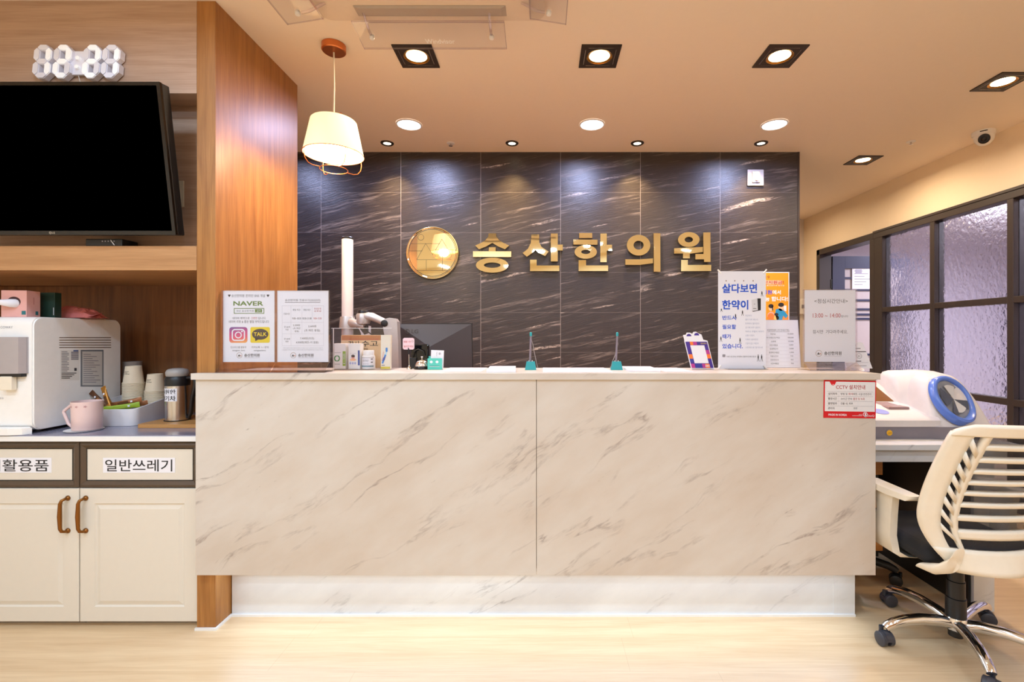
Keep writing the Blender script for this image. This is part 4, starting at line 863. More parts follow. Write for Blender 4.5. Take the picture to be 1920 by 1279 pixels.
b.text('LG', 0, 0, .036, .022, ink('logo_dark',40,36,40), 0, .02, M=Mx); b.ring(circ(-.022,.011,.012,n=24),circ(-.022,.011,.009,n=24),-.0003,-.0001,ink('logo_dark',40,36,40),M=Mx); b.build('logo', t)
b = MB(); b.box((-.02,-.02,-.0),(.02,.0,.10),BLACK); b.box((-.1,-.07,0),(.1,.09,.012),BLACK,.004); b.build('stand', t)
# ------------------------------------------------------------------ kitchenette cabinets at the left
CF = 1.97
FRB = mat('drawer_frame_bronze', rgb(92,76,62), .4, .3)
def cabinet(label, x0, x1, handle_left, letters, lx):
    t = thing('base_cabinet', label, 'cabinet', ((x0+x1)/2,CF,0)); hw = (x1-x0)/2-.0008
    MB().box((-hw,.021,.02),(hw,.56,.768),DOORW).build('body', t); MB().box((-hw,.03,0),(hw,.05,.02),mat('toe_kick_grey',rgb(150,138,126),.5)).build('toe_kick', t)
    # bin drawer with bronze frame
    d = MB(); z0, z1 = Z(914,CF), Z(829,CF); f = .026
    d.box((-hw+.002,.004,z0+.004),(hw-.002,.0205,z1-.004),DOORW); dr = d.build('bin_drawer', t)
    d = MB()
    for q in (((-hw,0),(hw,0),(hw-f,1),(-hw+f,1)),):
        o = [(-hw,z0),(hw,z0),(hw,z1),(-hw,z1)]; i = [(-hw+f,z0+f),(hw-f,z0+f),(hw-f,z1-f),(-hw+f,z1-f)]
        mids = [(-hw+f*.45,z0+f*.45),(hw-f*.45,z0+f*.45),(hw-f*.45,z1-f*.45),(-hw+f*.45,z1-f*.45)]
        v = [(p[0],.002,p[1]) for p in o]+[(p[0],-.006,p[1]) for p in mids]+[(p[0],.0035,p[1]) for p in i]+[(p[0],.02,p[1]) for p in o]
        fs = []
        for a in range(4):
            b_ = (a+1) % 4; fs += [(a,b_,4+b_,4+a),(4+a,4+b_,8+b_,8+a),(a,12+a,12+b_,b_)]
        d.faces(v, fs, FRB)
    d.build('drawer_frame', dr)
    d = MB(); d.frame(-hw+f,z0+f,hw-f,z1-f,.004,GLOSSB,.0030); d.build('shadow_gap', dr)
    xc = (x0+x1)/2
    d = MB(); lx0, lx1 = X(lx[0]-4,CF)-xc, X(lx[1]+5,CF)-xc; zl0, zl1 = Z(887,CF), Z(859,CF)
    d.box((lx0,.0030,zl0),(lx1,.0039,zl1),PAPER); d.text(letters, X(lx[0],CF)-xc, Z(884.5,CF), X(lx[1],CF)-xc, Z(862,CF), ink('sticker_black',34,32,34), .0027, .012); d.build('word_sticker', dr)
    # panelled door
    z0, z1 = Z(1166,CF), Z(916,CF)
    o = [(-hw+.001,z0),(hw-.001,z0),(hw-.001,z1),(-hw+.001,z1)]
    def inset(k, zt=0): return [(-hw+k,z0+k),(hw-k,z0+k),(hw-k,z1-k),(-hw+k,z1-k)]
    rings = [(o,.0205),(o,.0025),([(p[0]*(1-.004/hw),p[1]+(.002 if p[1] == z0 else -.002)) for p in o],.0),(inset(.062),.0),(inset(.066),.005),(inset(.070),.005),(inset(.086),.0005),]
    d = MB(); v = [(p[0],y,p[1]) for L, y in rings for p in L]; fs = []
    for r in range(len(rings)-1):
        for a in range(4): fs.append((r*4+a,r*4+(a+1) % 4,(r+1)*4+(a+1) % 4,(r+1)*4+a))
    n = (len(rings)-1)*4; fs.append((n,n+1,n+2,n+3)); d.faces(v, fs, DOORW); do = d.build('door', t)
    hx = (-hw+.027 if handle_left else hw-.044); s = 1
    d = MB(); za, zb = Z(995,CF), Z(934,CF); hx2 = hx-.006
    d.tube([(hx,-.002,zb),(hx,-.012,zb),(hx2,-.021,zb-.004),(hx2-.003,-.024,zb-.016),(hx2-.004,-.025,(za+zb)/2),(hx2-.003,-.024,za+.016),(hx2,-.021,za+.004),(hx,-.012,za),(hx,-.002,za)], [.0055,.0055,.006,.0065,.008,.0065,.006,.0055,.0055], BRONZE, 12)
    for z in (za, zb): d.lathe([(.0105,0),(.0105,.003),(.0075,.006),(.006,.008)], BRONZE, n=24, M=T(hx,.0,z,rx=90))
    d.build('handle', do, smooth=50)
    return t
cabinet('ivory cabinet with bin drawer lettered for general waste, touching the counter', -1.9075, -1.4105, True, '일반쓰레기', (196,322))
cabinet('ivory cabinet with bin drawer lettered for recycling, under the water dispenser', -2.4055, -1.9085, False, '재활용품', (-27,90))
t = MB(); t.box((-3.0,CF-.012,.7685),(-1.4105,2.549,.7900),WHITE,.001); 
m = NT('grey_worktop_laminate'); _n = m.noise(m.n('ShaderNodeTexCoord').outputs['Object'],220,2); m.P(Base_Color=m.mix(_n, rgb(128,124,142), rgb(150,146,162)), Roughness=.14)
t.box((-3.0,CF-.008,.7901),(-1.4105,2.549,.7945),m.m)
tag(t.build('worktop'), 'glossy grey worktop with white front edge over the ivory cabinets', 'worktop')
WT = .7950
# ------------------------------------------------------------------ television, clock
tv = thing('television', 'wide black flat television tilted forward in front of the niche', 'television', (X(335,1.935)-.49,1.935,Z(441,1.935)), (math.radians(8.2),0,0))
TB = mat('piano_black', rgb(22,18,17), .08); hw, hh = .49, .578
MB().box((-hw,-.004,0),(hw,.035,hh),BLACK,.004).build('back_shell', tv)
b = MB(); b.ring([(-hw,0),(hw,0),(hw,hh),(-hw,hh)],[(-hw+.013,.016),(hw-.013,.016),(hw-.013,hh-.013),(-hw+.013,hh-.013)],-.016,-.004,TB); b.build('bezel', tv)
sc_ = NT('switched_off_screen'); sc_.P(Base_Color=(0,0,0), Roughness=.6, Specular_IOR_Level=0.0)
MB().box((-hw+.013,-.0095,.016),(hw-.013,-.004,hh-.013),sc_.m).build('screen', tv)
b = MB(); b.ring(circ(-.012,.008,.005,n=20),circ(-.012,.008,.0036,n=20),-.0166,-.0161,STEEL); b.rect(-.013,.006,-.0115,.010,STEEL,-.0165); b.text('LG',-.005,.0045,.006,.0115,STEEL,-.0165,.02); b.build('logo', tv)
b = MB(); b.box((-.05,.036,.10),(.05,.06,.40),BLACK); b.build('wall_mount', tv)
t = thing('set_top_box', 'small black box on the shelf below the television', 'set top box', (X(222,2.0),2.0,1.5710)); 
MB().box((-.10,-.04,0),(.05,.04,.030),BLACK,.003).build('housing', t); b = MB(); [b.poly(circ(-.03+.012*i,.02,.003),GREYINK,-.0405) for i in range(5)]; b.build('indicator_lights', t)
MB().tube([(.005,-.041,.025),(.016,-.044,.012),(.022,-.043,.0035)],.0014,WHITE).build('white_lead', t)
t = thing('socket_plate', 'pale socket plate on the niche wall beside the television', 'socket', (X(333,2.05),2.06,Z(363,2.05)))
MB().box((-.022,-.008,-.057),(.024,-.0005,.057),mat('plate_ivory',rgb(206,190,164),.5),.003).build('plate', t); MB().box((-.006,-.010,-.022),(.014,-.0075,.022),mat('plate_ivory',rgb(206,190,164),.5),.002).build('rocker', t)
# digital clock: four seven segment digits joined by a colon plate
KD = 1.928; ck = KD/F
t = thing('digital_clock', 'white digital wall clock of block digits above the television', 'clock', (X(141,KD),1.953,Z(148,KD)))
LITM = mat('lit_segment', (1,1,1), .4, emit=(.95,.95,1), es=.22, noise=0); CLK = mat('clock_white', rgb(244,241,252), .4)
def seg_poly(cx, cz, L, w_, vert):
    h = L/2; k = w_/2
    p = [(-h,0),(-h+k,k),(h-k,k),(h,0),(h-k,-k),(-h+k,-k)]
    if vert: p = [(y, x) for x, y in p]
    return [(cx+x, cz+y) for x, y in p]
SEGS = {'a':(0,2,0),'b':(1,1.5,1),'c':(1,.5,1),'d':(0,0,0),'e':(-1,.5,1),'f':(-1,1.5,1),'g':(0,1,0)}
sh = lambda p: (p[0]+p[1]*.10, p[1])
GW, GH = .047, .056
for i, (cx, lit) in enumerate(((-65,'bc'),(-27,'abged'),(29,'abged'),(65,'bc'))):
    dg_ = MB(); x0 = cx*ck*.985; 
    ow, oh = GW/2+.013, GH*2+.026
    out = [(-ow+.012,0),(ow-.012,0),(ow,.013),(ow,GH-.004),(ow-.006,GH+.013),(ow,GH+.030),(ow,oh-.013),(ow-.012,oh),(-ow+.012,oh),(-ow,oh-.013),(-ow,GH+.030),(-ow+.006,GH+.013),(-ow,GH-.004),(-ow,.013)]
    # bodies of the segments, each a bevelled bar, with the lit ones as glowing faces
    lm = MB()
    for s_, (ax, az, v) in SEGS.items():
        c = (x0+ax*GW/2, .013+az*GH)
        L = (GH if v else GW)-.0008; pl_ = [sh(p) for p in seg_poly(c[0], c[1], L, .0245, v)]
        dg_.prism(pl_, -.026, -.004, CLK)
        inn = [sh(p) for p in seg_poly(c[0], c[1], L-.0035, .0205, v)]
        (lm if s_ in lit else dg_).prism(inn, -.030, -.0255, LITM if s_ in lit else CLK)
    d_ = dg_.build('digit', t); lm.build('lit_segments', d_)
b = MB(); b.prism([sh((-18*ck,.022)),sh((17*ck,.022)),sh((17*ck,.117)),sh((-18*ck,.117))], -.016, -.004, CLK); 
b.build('colon_plate', t); b = MB(); [b.prism([sh(p) for p in circ(.0,z,.008,.007)], -.026, -.0155, LITM) for z in (.050,.086)]; b.build('colon_dots', t)
MB().tube([(.0,-.012,.022),(.003,-.008,-.0),(.006,-.004,-.02)],.001,WHITE).build('power_lead', t)
# ------------------------------------------------------------------ water dispenser
wx1, wy0, wy1, wh = -2.113, 1.985, 2.40, 1.2825-WT
t = thing('water_dispenser', 'white countertop water dispenser with silver front panel', 'water dispenser', (wx1,wy0,WT))
WD = mat('dispenser_white', rgb(246,243,240), .3)
prof = rrect(0,.012,wy1-wy0,wh,.035,6)
b = MB(); b.prism([(p[0],p[1]) for p in prof], -.26, -.006, WD, plane='yz'); b.prism([(.004+p[0]*.98,p[1]*.985+.003) for p in prof], -.006, 0, WD, plane='yz'); b.build('housing', t, smooth=40)
b = MB(); [b.lathe([(.015,0),(.012,.014)],BLACK,n=16,M=T(x,y,0)) for x in (-.05,-.22) for y in (.06,.36)]; b.build('feet', t)
def zf(y): return Z(y,wy0)-WT
def xf(x): return X(x,wy0)-wx1
b = MB(); b.loft([[(xf(-60),-.030,z),(xf(36),-.030,z),(xf(46),-.024,z),(xf(53),-.008,z),(xf(54),.004,z),(xf(-60),.004,z)] for z in (zf(700),zf(632))], mat('silver_panel',rgb(176,170,174),.3,.35)); b.build('silver_panel', t, smooth=30)
b = MB(); b.box((xf(-60),-.022,zf(706)),(xf(50),.004,zf(700.5)),BLACK); b.box((xf(12),-.026,zf(731)),(xf(34),-.004,zf(705)),IVORY,.003); b.build('nozzle_block', t)
b = MB(); b.lathe([(.022,0),(.022,.012),(.014,.018),(.0001,.018)], CHROME, n=32, M=T(xf(0),-.0305,zf(692),rx=90)); b.lathe([(.007,0),(.007,.014),(.0001,.015)], CHROME, n=20, M=T(xf(7),-.031,zf(687),rx=90)); b.build('dial', t, smooth=40)
b = MB(); 
for a in (0,60,120): b.box((-.0008,-.0004,-.0055),(.0008,0,.0055),PAPER,M=T(xf(4),-.0303,zf(652),ry=a))
b.text('냉정',xf(0),zf(668.5),xf(8),zf(664),INKS,-.0304); b.text('설정',xf(0),zf(678),xf(9),zf(673),PAPER,-.0304); b.build('panel_print', t)
b = MB(); b.text('COWAY',xf(1),zf(616),xf(24),zf(611.6),GREYINK,-.0006+.0); b.text('정수 냉수',xf(0),zf(749),xf(7),zf(745),GREYINK,-.0006); b.build('front_print', t)
b = MB(); b.prism([(xf(-60),.0),(xf(-60),-.035),(xf(30),-.033),(xf(52),-.022),(xf(60),.0)], 0.0, .026, WD, plane='xy'); b.prism([(xf(-60),.0),(xf(-60),-.031),(xf(29),-.029),(xf(50),-.019),(xf(57),.0)], .026, .030, WD, plane='xy'); b.build('drip_tray', t)
def sp(x, y): d = (wx1)*F/(x-CX); return d-wy0, Z(y,d)-WT      # a pixel on the side face -> local y, z
MS = Matrix(((0,0,0,0),(1,0,0,0),(0,0,1,0),(0,0,0,1)))
def side_rect(b, x0, y0, x1, y1, m, l): 
    p = [sp(x0,y1),sp(x1,y1),sp(x1,y0),sp(x0,y0)]; b.faces([(.0004*l,q[0],q[1]) for q in p],[(0,1,2,3)],m)
b = MB()
for i in range(5):
    y = 632.5+4.6*i; side_rect(b,111,y,208,y+1.6,mat('vent_shadow',rgb(120,100,84),.7),1)
b.build('side_vents', t)
b = MB(); side_rect(b,113,656,149,713,ink('rating_label',232,228,222),1)
for i in range(13): side_rect(b,115,659+3.0*i,115+(14 if i % 3 else 11),660.3+3.0*i,GREYINK,2)
for i in range(5): side_rect(b,133,659.5+3.2*i,147,661.8+3.2*i,GREYINK,2)
for i in range(4): side_rect(b,115,699+3.1*i,143-(4*i),700.4+3.1*i,INKS,2)
side_rect(b,139,690,143.5,695.5,INKS,2); side_rect(b,137,656.6,146.5,659,ink('rating_blue',70,96,150),3); b.build('rating_label', t)
b = MB(); side_rect(b,151,656,194,725,ink('label_slate',120,124,130),1); side_rect(b,154,659,191.5,722.5,ink('label_grey',208,204,200),2)
for i in range(14): side_rect(b,156,664+4*i,156+(14+(i*11) % 19),665.2+4*i,GREYINK,3)
b.build('service_record', t)
# on the dispenser
WTOP = wy0; zt_ = 1.2832
t = thing('tissue_box', 'pink cube tissue box with tissue pulled out of its front', 'tissue box', (X(26,2.03),2.03,zt_), (0,0,math.radians(6)))
b = MB(); b.box((-.049,0,0),(.049,.062,.113),PINK,.001); b.build('carton', t)
b = MB(); b.prism(circ(.0,.064,.026,.022),-.0006,-.0001,mat('slot_dark',rgb(70,40,40),.8)); b.build('opening', t)
b = MB(); b.loft([[(.018*math.cos(a)+.004+dx,y,.058+.018*math.sin(a)*f+dz) for a in [2*PI*i/14 for i in range(14)]] for y, dx, dz, f in ((.0,0,0,1),(-.015,-.004,0,.95),(-.03,-.03,.002,.6),(-.045,-.075,.012,.55),(-.05,-.11,.016,.3))], PAPER); b.build('tissue', t, smooth=60)
b = MB(); b.box((.0491,.040,.010),(.0495,.052,.026),ink('label_petrol',40,110,116)); b.rect; b.faces([(.0492,.03,.055),(.0492,.034,.055),(.0492,.034,.085),(.0492,.03,.085)],[(0,1,2,3)],ink('rose_dark',196,130,124)); b.rect(.03,.010,.046,.026,ink('label_petrol',40,110,116),-.0006); b.build('maker_label', t)
t = thing('green_carton', 'dark green upright carton beside the pink tissue box', 'box', (X(90,2.12),2.12,zt_))
MB().box((-.034,0,0),(.030,.03,.112),mat('bottle_green',rgb(18,52,42),.5),.001).build('carton', t); b = MB(); b.rect(.024,.012,.0265,.045,PAPER,-.0006); b.build('printed_line', t)
t = thing('pink_pouch', 'crumpled pink plastic pouch lying on the water dispenser', 'pouch', (X(149,2.24),2.235,zt_))
random.seed(4); b = MB(); nx, ny = 16, 8; g = []
for j in range(ny+1):
    for i in range(nx+1):
        u, v = i/nx, j/ny; h = (1-(2*u-1)**4)*(1-(2*v-1)**4); g.append((-.102+.205*u+.006*random.uniform(-1,1), -.05+.10*v, .003+.058*h*(1-.45*u)+.009*random.uniform(0,1)*h))
b.faces(g,[(j*(nx+1)+i,j*(nx+1)+i+1,(j+1)*(nx+1)+i+1,(j+1)*(nx+1)+i) for j in range(ny) for i in range(nx)],mat('pouch_pink',rgb(206,118,114),.35)); b.faces([(-.10,-.05,.0005),(.10,-.05,.0005),(.10,.05,.0005),(-.10,.05,.0005)],[(0,1,2,3)],mat('pouch_pink',rgb(206,118,114),.35)); b.build('film', t)
b = MB(); b.faces([(.08,-.048,.004),(.118,-.05,.012),(.120,-.01,.028),(.085,.02,.016)],[(0,1,2,3)],mat('pouch_pink',rgb(206,118,114),.35)); b.faces([(.08,-.052,.002),(.112,-.054,.003),(.116,-.02,.008),(.08,.0,.008)],[(0,1,2,3)],mat('pouch_pink',rgb(206,118,114),.35)); o = b.build('torn_flap', t); solid(o,.001)
# ------------------------------------------------------------------ mug, coaster, tray, cups, sticks, flask, board
md = 2.06; k = md/F
t = MB(); t.lathe([(.030*2.0,0),(.064,.002),(.066,.005),(.060,.004)], WHITE, n=48)
cst = tag(t.build('coaster', loc=(X(158,md),md,WT+.0003), smooth=40), 'round white coaster under the pink mug', 'coaster')
t = thing('mug', 'pink mug with angular handle on a white coaster', 'mug', (X(163.5,md),md,WT+.0058)); MP = mat('mug_pink', rgb(234,204,200), .32)
MB().lathe([(.0001,0),(.048,0),(.0505,.003),(.0515,.06),(.053,.121),(.051,.121),(.049,.06),(.047,.008),(.0001,.006)], MP, n=48, cap=False).build('cup_body', t, smooth=50)
MB().tube([(-.050,0,.112),(-.066,0,.105),(-.100,0,.078),(-.101,0,.072),(-.080,0,.022),(-.060,0,.006),(-.048,0,.010)], .0062, MP, 10).build('handle', t, smooth=50)
b = MB(); f = wrap(.0530); GRM = ink('mug_relief',196,150,150)
for cx_ in (-.024,.004,.034):
    for a in range(5): b.faces([f((cx_+.008*math.cos(a*1.257),0,.102+.006*math.sin(a*1.257))),f((cx_+.003*math.cos(a*1.257+.8),0,.102+.003*math.sin(a*1.257+.8))),f((cx_,0,.102)),f((cx_+.003*math.cos(a*1.257-.8),0,.102+.003*math.sin(a*1.257-.8)))],[(0,1,2,3)],GRM)
b.build('flower_relief', t)
t = thing('organiser_tray', 'white tray with raised rear step holding paper cups and drink sticks', 'tray', (-1.964,2.15,WT+.0003), (0,0,math.radians(3)))
b = MB(); w_ = .128; d_ = .262
def tray_sec(ins, zf_, zr): return [(p[0],p[1],zf_+(zr-zf_)*max(0,min(1,(p[1])/d_))) for p in rrect(-w_+ins,ins,w_-ins,d_-ins,.03-ins*.5,5)]
b.loft([tray_sec(.001,0,0),tray_sec(0,.003,.003),tray_sec(0,.074,.112),tray_sec(.002,.076,.114),tray_sec(.004,.074,.112),tray_sec(.004,.012,.012)], mat('tray_white',rgb(232,228,230),.3)); b.build('shell', t, smooth=40)
MB().box((-w_+.006,.125,.012),(w_-.006,d_-.006,.072),mat('tray_white',rgb(232,228,230),.3),.004).build('cup_step', t)
b = MB(); b.poly(circ(-.066,.018,.013,.012,24,0,180),BLACK,-.0004); b.rect(-.10,.016,-.03,.0172,GREYINK,-.0004); b.text('Coffee',-.075,.048,-.05,.053,GREYINK,-.0004); b.build('front_print', t)
CUPM = mat('cup_paper', rgb(236,222,198), .6)
def paper_cup(i, j, x, y, z, label, pr=True):
    t = thing('paper_cup', label, 'paper cup', (x,y,z), (0,0,random.uniform(-.1,.1)), group=('paper cups in the taller stack' if j == 0 else 'paper cups in the shorter stack'))
    MB().lathe([(.0415,.0),(.0448,.0009),(.0450,.0022),(.0444,.0036),(.0412,.0044),(.0318,.084),(.0300,.085),(.030,.080),(.0001,.080)], CUPM, n=36, cap=False).build('cup_wall', t, smooth=50)
    return t
random.seed(2)
for j, (x, n_, y) in enumerate(((X(250.5,2.345),16,2.345),(X(291.5,2.365),10,2.365))):
    base = None; z0 = WT+.0735
    for i in range(n_):
        top = i == n_-1; lb = (('topmost paper cup of the taller stack with small printed lines','topmost paper cup of the shorter stack with small printed lines')[j] if top else ('upturned paper cup nested inside the taller stack','upturned paper cup nested inside the shorter stack')[j])
        if base is None: base = paper_cup(i, j, x, y, z0, lb); o = base
        else: o = dup(base, (x,y,z0+.0068*i), label=lb)
        if top:
            b = MB()
            for q in range(3):
                R0 = .0408-.00013*0-.0107*(.058-.006*q)/.082; f = wrap(R0+.0026); w2 = (.012,.009,.014)[q]
                zz_ = .058-.006*q
                for r_ in range(4): b.faces([f((-.020+w2*r_*.5,0,zz_)),f((-.020+w2*r_*.5+w2*.4,0,zz_)),f((-.020+w2*r_*.5+w2*.4,0,zz_+.0022)),f((-.020+w2*r_*.5,0,zz_+.0022))],[(0,1,2,3)],INKS)
            b.build('cup_print', o)
t = thing('cup_sleeve', 'grey plastic sleeve standing behind the taller cup stack', 'cup sleeve', (X(247,2.47),2.475,WT+.0003))
b = MB(); b.ring(circ(0,0,.04,n=24),circ(0,0,.037,n=24),0,.275,mat('sleeve_grey',rgb(150,140,134),.4),M=Matrix(((1,0,0,0),(0,0,1,0),(0,1,0,0),(0,0,0,1)))); b.build('tube', t, smooth=40)
# drink sticks in the tray
FOIL = {'gold':mat('gold_foil',rgb(176,116,36),.3,.4),'brown':mat('brown_foil',rgb(96,56,26),.35,.2),'green':mat('green_foil',rgb(156,184,44),.4),'copper':mat('copper_foil',rgb(150,92,50),.35,.3)}
def stick(label, c, M_rot, col, col2, L=.125):
    t = thing('drink_stick', label, 'drink stick', c, M_rot, group='drink sticks in the white tray'); w_ = .0125
    b = MB(); secs = []
    for q, (zq, th, ww) in enumerate(((-L/2,.0006,w_),(-L/2+.012,.0008,w_),(-L/2+.022,.0055,w_*.9),(0,.0065,w_*.86),(L/2-.022,.0055,w_*.9),(L/2-.012,.0008,w_),(L/2,.0006,w_))): secs.append([(ww*math.cos(a),th*math.sin(a),zq) for a in [2*PI*i/12 for i in range(12)]])
    b.loft(secs, FOIL[col]); b.build('sachet', t, smooth=60)
    b = MB(); f = lambda u, z: (u, -.0070, z)
    b.faces([f(-.006,-.03),f(.006,-.03),f(.006,.012),f(-.006,.012)],[(0,1,2,3)],FOIL[col2]); b.faces([f(-.004,.02),f(.004,.02),f(.004,.028),f(-.004,.028)],[(0,1,2,3)],PAPER); b.build('print_band', t)
    return t
R_ = math.radians; tx, ty, tz = -1.975, 2.15, WT
stick('gold coffee stick standing highest in the tray above the mug', (X(198,2.20),2.205,Z(748,2.2)), (R_(-12),R_(-28),0), 'gold', 'brown')
stick('dark brown coffee stick leaning far over behind the mug', (X(187,2.225),2.225,Z(751,2.22)), (R_(-12),R_(-50),R_(8)), 'brown', 'gold')
stick('gold coffee stick lying behind the dark brown one', (X(206,2.245),2.245,Z(757,2.24)), (R_(-20),R_(-52),R_(-6)), 'gold', 'brown')
stick('copper brown sachet lying on edge beside the cups', (X(236,2.235),2.235,Z(755,2.23)), (R_(-24),R_(78),R_(-6)), 'copper', 'brown')
stick('copper sachet lying lowest beside the cup step', (X(246,2.262),2.262,Z(761,2.25)), (R_(-24),R_(80),R_(4)), 'copper', 'gold')
stick('lime green tea stick lying along the front of the tray', (X(229,2.20),2.20,Z(763.5,2.19)), (R_(-34),R_(83),0), 'green', 'green')
stick('pale lime tea stick lying low beside the mug', (X(208,2.19),2.20,Z(769,2.18)), (R_(-30),R_(86),R_(3)), 'green', 'gold')
# board and flask
t = MB(); t.prism(rrect(-1.79,2.11,-1.413,2.37,.012),WT+.0003,WT+.0165,WD_B,plane='xy')
tag(t.build('serving_board'), 'pale wooden serving board under the steel flask', 'board')
fd = 2.22; k = fd/F; z0 = WT+.0168
t = thing('vacuum_flask', 'steel vacuum flask with black handle and lettered white sticker', 'flask', (X(333,fd),fd,z0)); zz = lambda y: Z(y,fd)-z0
MB().lathe([(20.5*k,0),(21*k,.003),(20.6*k,zz(787)),(19.4*k,zz(786))], BLACK, n=40).build('base', t, smooth=40)
MB().lathe([(19.2*k,zz(787)),(19.4*k,zz(722)),(19.2*k,zz(721))], STEEL, n=48).build('body', t, smooth=40)
MB().lathe([(19.8*k,zz(722.5)),(19.9*k,zz(712)),(18.2*k,zz(706)),(17*k,zz(705))], BLACK, n=40).build('shoulder', t, smooth=40)
MB().lathe([(16.5*k,zz(706)),(18*k,zz(703.5)),(18.6*k,zz(698)),(16.6*k,zz(693.6)),(14*k,zz(691.8)),(8*k,zz(690.4)),(.3*k,zz(690.2))], mat('lid_grey',rgb(164,158,154),.4), n=40).build('lid', t, smooth=50)
b = MB(); b.tube([(17*k,0,zz(709)),(28*k,0,zz(708)),(34*k,0,zz(712)),(34*k,0,zz(722)),(28*k,0,zz(745)),(25*k,0,zz(775)),(20*k,0,zz(784))], [.010,.012,.013,.012,.010,.010,.009], BLACK, 12, flat=.8); b.build('handle', t, smooth=60)
b = MB(); R0 = 19.5*k; band(b,-20*k,zz(750.5),12*k,zz(726.8),R0,PAPER,.0003)
f = wrap(R0+.0006); b.text('시원한',-19*k,zz(737),10*k,zz(728.5),INK,0,.03,warp=f); b.text('황기차',-19*k,zz(749.5),10*k,zz(740),INK,0,.03,warp=f); b.build('word_sticker', t)
# ------------------------------------------------------------------ blood pressure monitor on the side desk
BPW = mat('monitor_white', rgb(218,210,206), .4); BPG = mat('monitor_base_grey', rgb(128,122,130), .4, .2); BPB = mat('tunnel_blue', rgb(92,124,206), .25)
DT = .7283
t = thing('blood_pressure_monitor', 'white blood pressure monitor with blue arm tunnel on the marble side desk', 'blood pressure monitor', (1.70,2.40,DT))
ox, oy = 1.70, 2.40
def L(x, y, z): return (x-ox, y-oy, z-DT)
b = MB(); b.prism([(p[0]-ox,p[1]-oy) for p in ((1.40,2.20),(1.80,2.20),(1.83,2.185),(2.04,2.185),(2.065,2.22),(2.065,2.58),(2.03,2.62),(1.42,2.62),(1.40,2.59))], 0, .056, BPG, plane='xy'); b.build('base', t, smooth=40)
# control deck: low front lip, sloping up to the back
b = MB(); secs = []
for x in (1.40, 1.41, 1.60, 1.835):
    e = 0 if x > 1.405 else .006
    secs.append([L(x,2.195+e,DT+.056), L(x,2.192+e,DT+.085-e), L(x,2.205+e,DT+.097-e), L(x,2.50,DT+.165-e), L(x,2.53,DT+.165-e), L(x,2.60-e,DT+.10), L(x,2.60-e,DT+.056)])
b.loft(secs, BPW); b.build('control_deck', t, smooth=35)
def deck(x, y, up=.0006): return Vector(L(x, y, DT+.097+(y-2.205)*(.165-.097)/(.295)+up))
b = MB(); b.faces([deck(1.66,2.40),deck(1.74,2.40),deck(1.785,2.31,.0007),deck(1.70,2.31,.0007)][::-1],[(0,1,2,3)],mat('printer_lid',rgb(150,122,120),.25)); 
b.box(deck(1.675,2.30,-.01),deck(1.775,2.385,-.006),mat('printer_lid',rgb(160,134,134),.25),.004); b.build('printer_cover', t)
b = MB(); b.faces([deck(1.615+.036*math.cos(a),2.275+.034*math.sin(a),.0015) for a in [2*PI*i/28 for i in range(28)]],[tuple(range(28))],ink('oval_blue',140,146,206)); b.build('start_button', t)
b = MB(); b.lathe([(.013,0),(.013,.004),(.0105,.006),(.0001,.0065)], ink('stop_amber',236,176,30), M=T(*L(1.602,2.1995,DT+.028),rx=90), n=28); b.lathe([(.0165,0),(.0165,.002),(.013,.003)], BPG, M=T(*L(1.602,2.1998,DT+.028),rx=90), n=28); 
b.text('STOP',1.594-ox,.0255,1.610-ox,.031,ink('stop_ochre',150,104,20),2.1925-oy); b.build('stop_button', t, smooth=40)
# display hood standing at the rear of the deck
b = MB(); b.loft([[L(x,2.385,DT+.130), L(x-q,2.50,DT+.226), L(x-q,2.53,DT+.230), L(x,2.60,DT+.12), L(x,2.50,DT+.10)] for x, q in ((1.42,0),(1.815,.05))] , BPW); b.build('display_hood', t, smooth=30)
b = MB(); b.faces([L(1.435,2.4020,DT+.1455),L(1.775,2.4020,DT+.1455),L(1.737,2.4895,DT+.2185),L(1.435,2.4895,DT+.2185)],[(0,1,2,3)],mat('display_amber',rgb(124,78,40),.2)); b.build('display', t)
# arm tunnel pod: arched sections from the slanted mouth to the back
b = MB(); secs = []
N_ = 12
def arch(y, xc, w, zt, wb, lean=0.0, zb=DT+.056):
    p = []
    h = zt-zb
    for i in range(25):
        a = PI*i/24; cx_ = math.copysign(abs(math.cos(a))**.62, math.cos(a)); sz = math.sin(a)**.75
        ww = wb+(w-wb)*sz; z = zb+h*sz
        p.append(L(xc+ww*cx_, y+lean*(z-zb)/.24, z))
    return p
for y, xc, w, zt, wb, ln in ((2.192,1.94,.085,DT+.20,.122,.11),(2.196,1.94,.100,DT+.272,.130,.115),(2.205,1.94,.107,DT+.288,.134,.118),(2.30,1.938,.110,DT+.300,.13,.10),(2.42,1.930,.112,DT+.300,.12,.06),(2.52,1.925,.110,DT+.292,.12,.03),(2.58,1.925,.10,DT+.262,.12,.01),(2.605,1.925,.085,DT+.20,.11,0)):
    secs.append(arch(y,xc,w,zt,wb,ln))
b.loft(secs, BPW); b.build('tunnel_pod', t, smooth=50)
# left shoulder of the pod sweeping down onto the deck
b = MB(); secs = []
for x, zt, y0 in ((1.785,DT+.10,2.44),(1.795,DT+.262,2.45),(1.815,DT+.288,2.44),(1.845,DT+.296,2.41),(1.89,DT+.297,2.36)):
    secs.append([L(x,y0-.10,DT+.06),L(x,y0-.05,DT+.06+(zt-DT-.06)*.55),L(x,y0,zt-.02),L(x,y0+.05,zt),L(x,2.54,zt-.004),L(x,2.585,zt-.05),L(x,2.60,DT+.06)])
b.loft(secs, BPW); b.build('shoulder', t, smooth=60)
